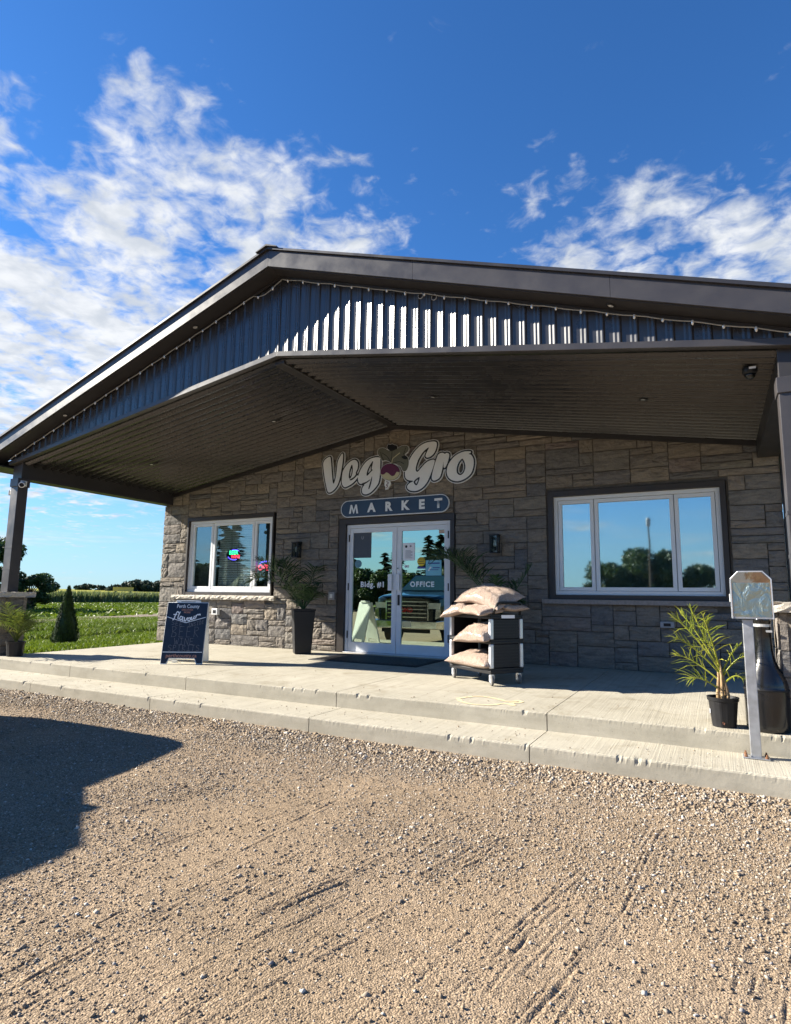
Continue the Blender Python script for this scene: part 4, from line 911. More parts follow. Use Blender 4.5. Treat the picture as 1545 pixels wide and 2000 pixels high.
wall_box('door_intercom', -.30, -.18, .87, 1.005, 'grey square door button plate left of the doors', 'intercom', grey_plastic, white_plastic, .03)
wall_box('outlet_box', 4.95, 5.12, .58, .66, 'grey outlet box under the right window behind the yellow palm', 'outlet', grey_plastic, black_plastic, .05)
# recessed lights
def potlight(loc, nrm, label):
    t = thing('recessed_light', label, 'light', loc, 'recessed porch lights'); q = Vector(nrm).to_track_quat('Z', 'Y').to_matrix().to_4x4(); M = Matrix.Translation(loc) @ q
    MB().lathe([(.030, -.002), (.045, -.002), (.045, .008), (.032, .012), (.030, .0)], 18, capb=False, capt=False).build('ring', black_matte, t, xf=M, smooth=True)
    MB().lathe([(.031, -.001), (.028, .006), (.0005, .008)], 18, capb=False, capt=False).build('lens', lamp_lens, t, xf=M)
for x, lab in ((-.37, 'small recessed light in the soffit nearest left of the gable peak'), (-3.0, 'small recessed light in the soffit near the left eave'), (4.91, 'small recessed light in the soffit above the right siding')):
    s = 1 if x > XC else -1; potlight((x, -3.31, soff_z(x) - .001), (-.316 * s, 0, -.949), lab)
for x, y, lab in ((-.30, -1.70, 'small recessed light high on the left ceiling slope'), (-2.98, -1.68, 'small recessed light low on the left ceiling slope'), (2.43, -1.78, 'small recessed light in the right ceiling slope near the ridge'), (5.02, -1.82, 'small recessed light in the right ceiling slope near the beam')):
    s = 1 if x > XC else -1; potlight((x, y, ceil_z(x) + .001), (-.16 * s, 0, -.987), lab)
# string lights under the soffit
sl = thing('string_lights', 'pale string of small lights along the top of the gable siding', 'string lights', (XC, -3.23, 4.8))
pts = []
for x in np.linspace(-4.45, 6.38, 120):
    sag = .012 * abs(math.sin(x * 7.3)) + (.085 * max(0, 1 - ((x - .78) / .22) ** 2)); pts.append((x, -3.232, soff_z(x) - .040 - sag))
MB().tube(pts, .006, 5).build('cable', cable_mat, sl)
bulb = None
for k, x in enumerate(np.arange(-4.3, 6.35, .235)):
    sag = .012 * abs(math.sin(x * 7.3)) + (.085 * max(0, 1 - ((x - .78) / .22) ** 2)); c = (x, -3.236, soff_z(x) - .046 - sag)
    if bulb is None: bulb = MB().lathe([(.006, .012), (.011, .008), (.013, -.006), (.010, -.018), (.002, -.024)], 8, (0, 0, 0)).build('bulb', lamp_lens, sl, smooth=True, xf=Matrix.Translation(c))
    else: obj('bulb', bulb.data, sl, 0, Matrix.Translation(c) @ Matrix.Diagonal((1, 1, 1 if k % 2 else 1.3, 1)))
for x, z in ((2.94, 4.06), (3.10, 4.0)):
    q = [(x + .03 * math.sin(t), -3.238, soff_z(x) - .075 + .032 * math.cos(t)) for t in np.linspace(0, 5.2, 12)]; MB().tube(q, .005, 5).build('cable_loop', cable_mat, sl)
# cameras
t = thing('bullet_camera', 'white bullet security camera on the left porch post', 'camera', (-4.2, -3.15, 2.66))
MB().box(-4.238, -4.21, -3.16, -3.06, 2.63, 2.72).build('mount', white_plastic, t, bevel=.006)
dirv = Vector((.72, -.62, -.30)).normalized(); p = Vector((-4.19, -3.13, 2.665)); M = Matrix.Translation(p) @ dirv.to_track_quat('Z', 'Y').to_matrix().to_4x4()
MB().lathe([(.012, -.04), (.034, -.03), (.042, 0), (.042, .10), (.046, .105), (.046, .14), (.036, .142)], 18).build('body', white_plastic, t, smooth=True, xf=M); MB().lathe([(.034, .1425), (.02, .144), (.0005, .145)], 18, capb=False).build('lens', black_gloss, t, xf=M)
t = thing('junction_box', 'small pale box on the outer side of the left porch post', 'box', (-4.47, -3.1, 2.55)); MB().box(-4.51, -4.431, -3.16, -3.05, 2.50, 2.575).build('housing', cable_mat, t, bevel=.006)
MB().box(-4.524, -4.511, -3.165, -3.045, 2.495, 2.58).build('lid', cable_mat, t, bevel=.003)
xq, yq = 5.995, -2.86; zq = ceil_z(xq) - .002
t = thing('dome_camera', 'black dome security camera on the ceiling by the right beam', 'camera', (xq, yq, zq))
MB().lathe([(.050, 0), (.060, -.01), (.060, -.05), (.048, -.068)], 20, (xq, yq, zq)).build('housing', black_plastic, t, smooth=True)
MB().lathe([(.044, -.068), (.042, -.085), (.030, -.104), (.012, -.113), (.0005, -.114)], 20, (xq, yq, zq)).build('dome', black_gloss, t, smooth=True); MB().box(xq - .008, xq + .045, yq - .063, yq - .0595, zq - .038, zq - .018).build('label_plate', paper, t)
# lit signs behind the left window
t = thing('oval_led_sign', 'oval lit sign with green BEER over red WINE hanging in the left window', 'sign', (-2.66, .15, 1.6))
n = 28; m = MB(); m.add([(-2.66 + .21 * math.cos(2 * math.pi * k / n), y, 1.71 + .118 * math.sin(2 * math.pi * k / n)) for y in (.15, .17) for k in range(n)], [tuple(range(n)), tuple(range(2 * n - 1, n - 1, -1))] + [(k, k + n, (k + 1) % n + n, (k + 1) % n) for k in range(n)]); m.build('panel', black_plastic, t)
text_mesh('lettering', 'BEER', .105, led_green, t, (-2.68, .147, 1.75), UX, UZ, .003); text_mesh('lettering', 'WINE', .085, led_red, t, (-2.63, .147, 1.67), UX, UZ, .004)
for a0, a1 in ((.8, 2.0), (3.5, 5.1)):
    m = MB()
    aa = np.linspace(a0, a1, 12)
    for p_, q_ in zip(aa[:-1], aa[1:]): m.face([(-2.66 + r1 * math.cos(w_), .147, 1.71 + r2 * math.sin(w_)) for w_, r1, r2 in ((p_, .165, .09), (q_, .165, .09), (q_, .18, .105), (p_, .18, .105))])
    m.build('border_light', led_blue, t)
for xx in (-2.74, -2.58): MB().tube([(xx, .16, 1.82), (xx + .03 * (1 if xx < -2.66 else -1) * -1, .16, 2.36)], .003, 5).build('hanging_cord', black_matte, t)
MB().tube([(-2.60, .165, 1.60), (-2.57, .168, 1.4), (-2.59, .168, 1.2), (-2.58, .168, 1.05)], .003, 5).build('power_cord', black_matte, t)
t = thing('open_led_sign', 'lit red OPEN sign with blue arc in the right pane of the left window', 'sign', (-1.9, .15, 1.4))
m = MB(); m.box(-2.045, -1.69, .15, .17, 1.365, 1.60); m.build('panel', black_plastic, t)
text_mesh('lettering', 'OPEN', .145, led_red, t, (-1.865, .147, 1.45), UX, UZ, .006)
m = MB(); aa = np.linspace(.6, 2.54, 14)
for p_, q_ in zip(aa[:-1], aa[1:]): m.face([(-1.87 + r1 * math.cos(w_), .147, 1.48 + r2 * math.sin(w_)) for w_, r1, r2 in ((p_, .165, .075), (q_, .165, .075), (q_, .185, .10), (p_, .185, .10))])
m.build('border_light', led_blue, t)
t = thing('display_card', 'cream card standing on the inner sill behind the left window', 'card', (-2.75, .17, 1.05)); MB().prism_y([(-2.90, 1.045), (-2.60, 1.045), (-2.51, 1.295)], .165, .168).build('leaf', paper_warm, t); MB().prism_y([(-3.02, 1.045), (-2.62, 1.045), (-2.62, 1.12), (-2.98, 1.13)], .174, .177).build('backing_leaf', cable_mat, t)
t = thing('display_card', 'tall white folded card by the right pane of the left window', 'card', (-2.35, .17, 1.05)); MB().prism_y([(-2.30, 1.045), (-2.20, 1.045), (-2.17, 1.40), (-2.44, 1.47), (-2.43, 1.25)], .165, .168).build('leaf', paper, t); MB().prism_y([(-2.24, 1.045), (-2.16, 1.045), (-2.16, 1.35), (-2.22, 1.38)], .175, .178).build('backing_leaf', paper, t)
# door mat
t = thing('door_mat', 'black ribbed entrance mat before the glass doors', 'mat', (1.06, -.75, zp(-.75)))
m = MB(); z = zp(-.75) + .004
x0, x1, y0, y1 = .16, 1.96, -1.24, -.26
def slab4(x0, x1, y0, y1, dz): return [(x0, y0, zp(y0) + dz), (x1, y0, zp(y0) + dz), (x1, y1, zp(y1) + dz), (x0, y1, zp(y1) + dz)]
MB().hexa(slab4(x0, x1, y0, y1, .001), slab4(x0 + .01, x1 - .01, y0 + .01, y1 - .01, .010)).build('base', rubber, t)
m = MB()
for k in range(26): xx = x0 + .08 + k * .0645; m.hexa(slab4(xx, xx + .045, y0 + .07, y1 - .07, .0105), slab4(xx + .006, xx + .039, y0 + .076, y1 - .076, .016))
m.build('pile', black_matte, t)

# ================================================================== A-FRAME BOARD
af = thing('sandwich_board', 'navy chalkboard sandwich board reading BEER WINE SPIRITS before the left window', 'sign board', (-.97, -2.63, zp(-2.63)))
u = Vector((.847, .531, 0)); nrm = Vector((.531, -.847, 0)); C0 = Vector((-.973, -2.629, zp(-2.63))); Wd = .57; Ht = .845; lean = .20
upv = (Vector((0, 0, Ht)) - nrm * lean).normalized(); fn = u.cross(upv).normalized()
if fn.dot(nrm) < 0: fn = -fn
def bp(a, b, d=0.0): return C0 + u * a + upv * b + fn * d
def board(poly, d0, d1, name, mat, parent):
    n = len(poly); v = [bp(a, b, d0) for a, b in poly] + [bp(a, b, d1) for a, b in poly]; return MB().add(v, [tuple(range(n)), tuple(range(2 * n - 1, n - 1, -1))] + [(i, i + n, (i + 1) % n + n, (i + 1) % n) for i in range(n)]).build(name, mat, parent, bevel=.004)
HH = .865; w2 = Wd / 2
leg_poly = [(-w2, 0), (-w2 + .085, 0), (-w2 + .115, .075), (w2 - .115, .075), (w2 - .085, 0), (w2, 0), (w2, HH), (-w2, HH)]
fb = board(leg_poly, -.028, -.004, 'front_panel', white_plastic, af)
board([(-w2 + .006, .012), (-w2 + .079, .012), (-w2 + .110, .085), (w2 - .110, .085), (w2 - .079, .012), (w2 - .006, .012), (w2 - .006, HH - .006), (-w2 + .006, HH - .006)], -.003, -.0015, 'chalk_face', board_navy, fb)
bq = lambda a, b: tuple(bp(a, b, .0015))
UXb, UZb = tuple(u), tuple(upv)
def flat(name, mat, S_, X_, Z_, d=.0012): return sdf_mesh(MB(), X_, Z_, S_, lambda a, b, _: tuple(bp(a, b, d))).build(name, mat, fb)
text_mesh('lettering', 'Perth County', .073, chalk_white, fb, bq(.005, .808), UXb, UZb, .0006, sx=.78)
text_mesh('lettering', 'DISCOVER', .036, salmon, fb, bq(.0, .757), UXb, UZb, .0008, sx=.95); text_mesh('lettering', 'MORE', .036, salmon, fb, bq(.0, .722), UXb, UZb, .0008, sx=.95)
text_mesh('lettering', 'perthcounty.ca', .068, salmon, fb, bq(-.01, .115), UXb, UZb, .0008, sx=1.02)
Xb, Zb = grid2(-.27, .27, .04, .86, .0042)
m_ = lambda pl: smooth_line(pl, 5)
ch = [[(-.265, .655), (0, .575), (.265, .655)], [(-.268, .165), (.268, .165)]]
d = np.full(Xb.shape, 9.)
for l in ch:
    l = np.array(l, float); d = np.minimum(d, seg_dist(Xb, Zb, l[:-1], l[1:]))
flat('rule_line', chalk_white, d - .0045, Xb, Zb)
# "flavour" script
fl = [m_([(-.118, .728), (-.130, .742), (-.145, .722), (-.160, .675), (-.172, .628), (-.186, .612)]), m_([(-.182, .690), (-.140, .698)]), m_([(-.098, .742), (-.114, .69), (-.118, .650), (-.104, .640)]), m_([(-.055, .678), (-.080, .685), (-.092, .655), (-.078, .635), (-.058, .655), (-.050, .682), (-.055, .640), (-.042, .632)]),
      m_([(-.030, .678), (-.025, .640), (-.010, .632), (.008, .672), (.020, .676)]), m_([(.048, .672), (.028, .668), (.022, .643), (.038, .630), (.055, .645), (.050, .670), (.062, .668)]), m_([(.072, .678), (.068, .648), (.080, .638), (.100, .660), (.106, .684), (.102, .650), (.115, .645)]), m_([(.130, .690), (.128, .652)]), m_([(.129, .670), (.142, .694), (.158, .700), (.166, .690), (.180, .700), (.186, .686)])]
d = np.full(Xb.shape, 9.)
fl = [np.stack([l[:, 0], l[:, 1] - .036 + .20 * np.abs(l[:, 0])], -1) for l in fl]
for l in fl: d = np.minimum(d, seg_dist(Xb, Zb, l[:-1], l[1:]))
flat('script_lettering', chalk_white, d - .0068, Xb, Zb, .0022)
# chalk handwriting
GL = {'S': [[(.9, .85), (.5, 1), (.12, .8), (.3, .55), (.75, .42), (.85, .15), (.45, 0), (.08, .12)]], 'E': [[(.85, 1), (.15, 1), (.12, 0), (.85, 0)], [(.13, .52), (.7, .54)]], 'I': [[(.15, 1), (.85, 1)], [(.5, 1), (.5, 0)], [(.15, 0), (.85, 0)]], 'N': [[(.1, 0), (.15, 1), (.85, 0), (.9, 1)]], 'D': [[(.15, 0), (.15, 1), (.6, .9), (.85, .5), (.6, .1), (.15, 0)]],
      'B': [[(.1, 1), (.2, .5), (.1, 0)], [(.0, .96), (.6, .98), (.75, .75), (.25, .52), (.85, .35), (.75, .05), (.05, 0)]], 'R': [[(.15, 0), (.2, 1)], [(.05, .95), (.7, .95), (.8, .7), (.2, .5), (.9, 0)]], 'W': [[(.0, 1), (.25, 0), (.5, .7), (.75, 0), (1, 1)]], 'P': [[(.2, 0), (.2, 1)], [(.1, .95), (.75, .92), (.8, .6), (.2, .48)]], 'T': [[(.05, 1), (.95, 1)], [(.5, 1), (.45, 0)]]}
def hand(word, x, z, w, h, slope=0, gapk=1.25):
    out = []
    for k, c in enumerate(word):
        if c == ' ': continue
        for l in GL[c]:
            q = [(x + k * w * gapk + px * w, z + k * w * gapk * slope + pz * h) for px, pz in l]; out.append(smooth_line(q, 4) if c in 'SBRDP' else np.array(q, float))
    return out
hw = hand('SEE', -.20, .548, .045, .055, -.22) + hand('INSIDE', .035, .515, .030, .050, .25) + hand('BEER', -.185, .375, .078, .145, .0, 1.3) + hand('WINE', -.13, .270, .058, .085, .0, 1.2) + hand('SPIRITS', -.205, .185, .052, .078, .0, 1.22)
d = np.full(Xb.shape, 9.)
for l in hw: d = np.minimum(d, seg_dist(Xb, Zb, l[:-1], l[1:]))
flat('chalk_lettering', chalk_grey, d - .0030 + .002 * vnoise(Xb * 90, Zb * 90, 4), Xb, Zb, .0006)
# white rear panel, hinged at the top
rb = Vector(C0) - nrm * .41; upr = (Vector((0, 0, Ht)) + nrm * (.41 - lean - .03)).normalized(); fr_ = u.cross(upr)
v = [rb + u * a + upr * b + fr_ * dd for dd in (0, .022) for a, b in leg_poly]; n = len(leg_poly)
MB().add(v, [tuple(range(n)), tuple(range(2 * n - 1, n - 1, -1))] + [(i, i + n, (i + 1) % n + n, (i + 1) % n) for i in range(n)]).build('rear_panel', white_plastic, af, bevel=.004)
top = bp(0, HH + .018, -.03); MB().obox(top, u * .17, nrm * .022, Vector((0, 0, .022))).build('handle', white_plastic, af, bevel=.006)
MB().obox(top - Vector((0, 0, .0)) + nrm * .002, u * .10, nrm * .0225, Vector((0, 0, .006))).build('handle_slot', grey_plastic, af)
MB().obox(bp(-w2 + .14, .05, -.20), u * .04, nrm * .01, Vector((0, 0, .03))).build('spreader', white_plastic, af)

# ================================================================== PLANTERS, PALMS, POTS
def frond_mesh(L_, nleaf, ll, width, droop, seed, side_drop=.25, start=.22, chaos=.06):
    """frond growing along +x and up from the origin, arching over"""
    rg3 = np.random.default_rng(seed); m = MB(); N_ = 12; path = []
    for k in range(N_ + 1):
        t_ = k / N_; path.append(Vector((L_ * t_ * (1 - .18 * t_ * t_), .03 * L_ * math.sin(t_ * 3 + seed), droop[0] * L_ * t_ - droop[1] * L_ * t_ ** 2.2)))
    m.tube(path, [.007 * (1 - .75 * k / N_) + .0012 for k in range(N_ + 1)], 5)
    for k in range(nleaf):
        t_ = start + (1 - start) * k / (nleaf - 1); q = t_ * N_; i = min(int(q), N_ - 1); p_ = path[i].lerp(path[i + 1], q - i); tg = (path[i + 1] - path[i]).normalized()
        sd_ = tg.cross(Vector((0, 0, 1))).normalized(); upn = sd_.cross(tg).normalized(); l = ll * (math.sin(math.pi * (.18 + .78 * t_)) ** .8 + .12) * (1 + rg3.normal(0, .1))
        for s in (-1, 1):
            f_ = .35 + .5 * t_ + rg3.normal(0, chaos); dr = (sd_ * s * math.cos(f_) + tg * math.sin(f_) + upn * (.28 + rg3.normal(0, .1 + chaos))).normalized()
            e1 = p_ + dr * l * .5 - Vector((0, 0, side_drop * l * .12)); e2 = p_ + dr * l - Vector((0, 0, side_drop * l * (.7 + .3 * rg3.random()))); wv = (tg - dr * tg.dot(dr)).normalized() * width
            m.add([p_ - wv * .4, p_ + wv * .4, e1 + wv * .6, e1 - wv * .6, e2], [(0, 1, 2, 3), (3, 2, 4)])
    return m
def palm(name, label, base, fronds, mat, trunk=None, group=None, chaos=.06):
    t = thing(name, label, 'plant', base, group)
    for k, (az, L_, d0, d1, ll, nl, w_, zoff) in enumerate(fronds):
        M = Matrix.Translation((base[0], base[1], base[2] + zoff)) @ Matrix.Rotation(R_(az), 4, 'Z'); frond_mesh(L_, nl, ll, w_, (d0, d1), k * 7 + len(label), start=.3, chaos=chaos).build('frond', mat, t, xf=M)
    if trunk: trunk(t)
    return t
def planter(x, y, label):
    z0 = zp(y) + .001; t = thing('tall_planter', label, 'planter', (x, y, z0), 'tall square black planters'); b, tp, h = .132, .180, .725; rot = Matrix.Rotation(R_(44), 4, 'Z')
    def sq(s, z): return [tuple(Vector((x, y, z0)) + rot @ Vector((a * s, c * s, z))) for a, c in ((-1, -1), (1, -1), (1, 1), (-1, 1))]
    MB().hexa(sq(b, 0), sq(tp - .004, h - .03)).build('body', black_plastic, t, bevel=.012)
    m = MB(); o1, o2, i1 = sq(tp + .004, h - .03), sq(tp + .006, h), sq(tp - .03, h)
    m.add(o1 + o2 + i1 + sq(tp - .035, h - .06), [(i, (i + 1) % 4, (i + 1) % 4 + 4, i + 4) for i in range(4)] + [(i + 4, (i + 1) % 4 + 4, (i + 1) % 4 + 8, i + 8) for i in range(4)] + [(i + 8, (i + 1) % 4 + 8, (i + 1) % 4 + 12, i + 12) for i in range(4)]); m.build('rim', black_plastic, t)
    MB().face(sq(tp - .034, h - .028)).build('potting_soil', soil, t); return z0 + h - .03
def areca(base, label, seed, extra=()):
    rr = random.Random(seed); fr = list(extra)
    for k in range(13):
        az = k * 137.5 + rr.uniform(-15, 15); L_ = rr.uniform(.40, .6); fr.append((az, L_ * .7, rr.uniform(1.2, 2.2), rr.uniform(.45, 1.0), .22, 22, .010, 0))
    return palm('potted_palm', label, base, fr, palm_dark, None, 'dark palms in the tall planters', chaos=.14)
pl = (-.47, -.53); zt = planter(*pl, 'tall tapered black planter left of the doors')
areca((pl[0], pl[1], zt), 'dark green palm in the tall planter left of the doors', 3, [(180, 1.25, 1.42, .95, .40, 38, .012, 0), (200, 1.15, 1.2, .80, .38, 36, .012, 0), (160, 1.0, 1.75, .92, .38, 36, .012, 0), (225, .95, 1.6, .75, .36, 34, .012, 0), (172, .75, 2.0, .9, .32, 30, .011, 0), (100, .7, 2.0, .9, .32, 30, .011, 0)])
pr_ = (2.92, -.55); zt = planter(*pr_, 'tall tapered black planter hidden behind the bag cart')
areca((pr_[0], pr_[1], zt), 'dark green palm rising behind the bag cart', 9, [(176, 1.32, 1.62, .98, .42, 38, .012, 0), (192, 1.15, 1.55, .85, .40, 36, .012, 0), (20, .55, 1.7, .4, .25, 26, .010, 0), (155, 1.1, 1.75, .9, .38, 34, .012, 0), (205, .95, 1.7, .85, .36, 34, .012, 0)])
def pot(x, y, r0, r1, h, label, group=None):
    z0 = zp(y) + .001; t = thing('nursery_pot', label, 'pot', (x, y, z0), group); n = 48; v = []; f = []
    prof = [(r0, 0, .02), (r0 + (r1 - r0) * .9, h * .86, .02), (r1 + .006, h * .88, 0), (r1 + .010, h, 0), (r1 - .004, h, 0), (r1 - .012, h * .8, 0)]
    for (r, z, fl_) in prof:
        for k in range(n): a = 2 * math.pi * k / n; q = r * (1 + (fl_ if (k // 2) % 2 else 0)); v.append((x + q * math.cos(a), y + q * math.sin(a), z0 + z))
    for i in range(len(prof) - 1):
        for k in range(n): f.append((i * n + k, i * n + (k + 1) % n, (i + 1) * n + (k + 1) % n, (i + 1) * n + k))
    f.append(tuple(range(n))[::-1]); MB().add(v, f).build('body', black_plastic, t)
    MB().lathe([(r1 - .013, h * .82), (r1 * .5, h * .85), (.0005, h * .86)], 24, (x, y, z0), capb=False, capt=False).build('potting_soil', soil, t); return z0 + h * .84, t
xp, yp = 5.63, -3.315
zt, tpot = pot(xp, yp, .083, .105, .222, 'small ribbed black nursery pot at the right patio edge')
MB().box(xp - .097, xp - .09, yp - .045, yp - .01, zt - .09, zt - .06).build('tag', paper, tpot); MB().lathe([(.0005, 0), (.010, .001), (.010, .004)], 12, capb=False, capt=False).build('drain_hole', simple('terracotta', (.22, .10, .06), .8), tpot, xf=Matrix.Translation((xp - .005, yp - .0885, zp(yp) + .035)) @ Matrix.Rotation(R_(90), 4, 'X'))
rr = random.Random(2)
fr = [(185, .40, 1.75, .70, .22, 14, .0065, .22), (160, .36, 1.95, .70, .22, 14, .0065, .22), (200, .40, 1.25, .55, .23, 14, .0065, .20), (175, .38, .95, .45, .22, 13, .0065, .14), (205, .30, .75, .45, .20, 13, .0065, .08), (150, .28, 2.4, .6, .20, 14, .006, .22), (230, .20, 2.9, .7, .18, 11, .006, .22), (20, .18, 2.2, .9, .13, 6, .006, .2), (345, .24, 1.6, .9, .15, 6, .006, .18), (325, .22, 1.1, .8, .14, 6, .006, .12)]
def tr(t):
    for k, (dx, dy, h_) in enumerate(((-.03, 0, .30), (.02, .01, .27), (.035, -.015, .22), (0, -.02, .32))):
        MB().tube([(xp + dx * .8, yp + dy, zt - .02), (xp + dx * 1.1, yp + dy, zt + .05), (xp + dx * .7, yp + dy, zt + h_ * .6), (xp + dx * .3 - .01, yp, zt + h_)], [.017, .014, .010, .007], 8).build('stem', simple('palm_stem%d' % k, (.30, .20, .10), .8, 0, .4, 30), t, smooth=True)
palm('young_palm', 'sunlit yellow green young palm in the nursery pot at right', (xp, yp, zt), fr, palm_yellow, tr, chaos=.22)
xl, yl = -3.86, -3.20; zl, tl = pot(xl, yl, .105, .125, .22, 'black nursery pot standing before the left stone pier')
fr = [(rr.uniform(0, 360), rr.uniform(.28, .5), rr.uniform(.9, 2.2), rr.uniform(.3, .9), .26, 16, .008, .03) for k in range(12)] + [(20, .55, 1.0, .5, .25, 12, .007, .05), (350, .5, .8, .5, .22, 12, .007, .05)]
palm('young_palm', 'spiky yellow green palm in the pot by the left pier', (xl, yl, zl), fr, make_leaf('palm_olive', [(.15, (.06, .10, .02)), (.5, (.11, .15, .03)), (.85, (.22, .23, .05))], .3, .4, 8))

# ================================================================== CART AND BAGS
e1 = Vector((.835, -.55, 0)).normalized(); e2 = Vector((.55, .835, 0)).normalized(); O = Vector((2.735, -1.885, 0)); Lc, Wc = .79, .44; zc0 = zp(-2.1)
ct_ = thing('utility_cart', 'black plastic utility cart with grey uprights holding pellet bags', 'cart', tuple(O + e1 * Lc / 2 + e2 * Wc / 2 + Vector((0, 0, zc0))))
def cp(a, b, z): return O + e1 * a + e2 * b + Vector((0, 0, zc0 + z))
def cbox(name, a0, a1, b0, b1, z0, z1, mat, parent, bev=.006): return MB().obox((cp(a0, b0, z0) + cp(a1, b1, z1)) / 2, e1 * (a1 - a0) / 2, e2 * (b1 - b0) / 2, Vector((0, 0, (z1 - z0) / 2))).build(name, mat, parent, bevel=bev)
for (z0, z1) in ((.125, .185), (.45, .50), (.725, .775)):
    sh = cbox('shelf', -.01, Lc + .01, -.01, Wc + .01, z0, z1 - .02, black_plastic, ct_)
    m = MB()
    for (a0, a1, b0, b1) in ((-.012, Lc + .012, -.012, .012), (-.012, Lc + .012, Wc - .012, Wc + .012), (-.012, .012, .012, Wc - .012), (Lc - .012, Lc + .012, .012, Wc - .012)): m.obox((cp(a0, b0, z1 - .02) + cp(a1, b1, z1)) / 2, e1 * (a1 - a0) / 2, e2 * (b1 - b0) / 2, Vector((0, 0, .01)))
    m.build('rim', black_plastic, sh)
for a in (.01, Lc - .01):
    for b in (.01, Wc - .01):
        for (z0, z1) in ((.186, .449), (.501, .724)): cbox('upright', a - .022, a + .022, b - .022, b + .022, z0, z1, alu, ct_, .008)
cbox('back_panel', .035, Lc - .035, Wc - .004, Wc + .004, .186, .72, black_matte, ct_, 0)
for (z0, z1) in ((.19, .445), (.505, .72)):
    pn = cbox('end_panel', Lc - .016, Lc - .004, .035, Wc - .035, z0, z1, black_plastic, ct_, .004)
    for k in range(6): cbox('rib', Lc - .0035, Lc + .0015, .04, Wc - .04, z0 + .035 + k * .033, z0 + .041 + k * .033, black_matte, pn, 0)
    cbox('end_panel', .004, .016, .035, Wc - .035, z0, z1, black_plastic, ct_, .004)
for a, s in ((Lc, 1), (0, -1)):
    q = [cp(a, .03, .765), cp(a + s * .02, .035, .82), cp(a + s * .05, .06, .895), cp(a + s * .055, .10, .905), cp(a + s * .055, Wc - .10, .905), cp(a + s * .05, Wc - .06, .895), cp(a + s * .02, Wc - .035, .82), cp(a, Wc - .03, .765)]
    MB().tube(q, .015, 10).build('handle', black_plastic, ct_, smooth=True)
cbox('name_plate', Lc + .0125, Lc + .014, .14, .33, .732, .768, paper, ct_, 0)
MB().tube([cp(.42, Wc - .006, .19), cp(.42, Wc - .006, .72)], .004, 6).build('panel_seam', grey_plastic, ct_)
for a in (.03, Lc - .03):
    for b in (.03, Wc - .03):
        c = cp(a, b, .055); ax = (e2 * .9 + e1 * .3).normalized()
        cs = MB().obox(cp(a, b, .112), e1 * .018, e2 * .018, Vector((0, 0, .013))).build('caster', alu, ct_, bevel=.004)
        MB().tube([c - ax * .014, c + ax * .014], .054, 20).build('tyre', rubber_tread, cs, bevel=.006); MB().tube([c - ax * .016, c + ax * .016], .026, 16).build('hub', alu, cs)
        for s in (-1, 1): MB().obox(c + ax * .021 * s + Vector((0, 0, .024)), e1 * .012, ax * .0025, Vector((0, 0, .034))).build('fork', alu, cs)
def bag(label, ctr, lx, ly, hz, rot, tilt=(0, 0), seed=0, fold=0.0):
    rg4 = np.random.default_rng(seed); nu, nv = 30, 22; us = np.linspace(-1, 1, nu); vs = np.linspace(-1, 1, nv); U, W = np.meshgrid(us, vs, indexing='ij')
    th = (np.clip(1 - np.abs(U) ** 3.0, 0, 1) ** .5) * (np.clip(1 - np.abs(W) ** 2.6, 0, 1) ** .5)
    wr = vnoise(U * 4 + seed, W * 4, 70 + seed) * .35 + vnoise(U * 9, W * 9 + seed, 71 + seed) * .15
    px = U * lx * (1 - .07 * (1 - W ** 2)) + .004 * rg4.normal(0, 1, U.shape); py = W * ly * (1 - .07 * (1 - U ** 2)); edge = np.maximum(np.abs(U), np.abs(W)) ** 6
    base = -fold * (U ** 2) * hz * 1.2 + edge * .008 * np.sin(U * 5 + W * 4 + seed)
    topz = base + hz * th * (1 + wr); botz = base - hz * .62 * th
    V = np.concatenate([np.stack([px, py, topz], -1).reshape(-1, 3), np.stack([px, py, botz - .002], -1).reshape(-1, 3)]); F1 = gridfaces(nu, nv); F2 = F1[:, ::-1] + nu * nv
    rim = [(i * nv) for i in range(nu)] + [((nu - 1) * nv + j) for j in range(1, nv)] + [(i * nv + nv - 1) for i in range(nu - 2, -1, -1)] + [j for j in range(nv - 2, 0, -1)]
    F3 = np.array([(rim[k], rim[(k + 1) % len(rim)], rim[(k + 1) % len(rim)] + nu * nv, rim[k] + nu * nv) for k in range(len(rim))])[:, ::-1]
    me = npmesh('pellet_bag', V, np.concatenate([F1, F2, F3]), bag_mat, True)
    o = obj('pellet_bag', me, None, 0, Matrix.Translation(ctr) @ Matrix.Rotation(rot, 4, 'Z') @ Matrix.Rotation(tilt[0], 4, 'X') @ Matrix.Rotation(tilt[1], 4, 'Y'))
    return tag(o, label, 'bag', 'pellet bags on the cart')
ang = math.atan2(e1.y, e1.x)
bag('plump pellet bag on the bottom shelf of the cart', tuple(cp(.39, .16, .235)), .40, .25, .115, ang, (.04, 0), 1, .12)
bag('pellet bag hanging over the middle shelf edge of the cart', tuple(cp(.52, .08, .560)), .27, .24, .11, ang + .12, (.32, -.05), 2, .12)
bag('pellet bag drooping over the left front corner of the cart top', tuple(cp(.18, .03, .815)), .20, .19, .08, ang + .35, (.16, -.20), 3, .30)
bag('pellet bag lying flat at the front of the cart top', tuple(cp(.56, .03, .815)), .26, .17, .070, ang - .12, (.14, .04), 4, .12)
bag('pellet bag at the back left of the cart top', tuple(cp(.22, .30, .885)), .24, .20, .095, ang + .25, (-.10, -.16), 5, .2)
bag('pellet bag under the topmost one at the handle end', tuple(cp(.62, .32, .85)), .27, .17, .07, ang - .05, (0, .02), 7, .05)
bag('large pellet bag crowning the pile on the cart', tuple(cp(.50, .19, .985)), .37, .23, .105, ang + .08, (.34, .13), 6, .40)

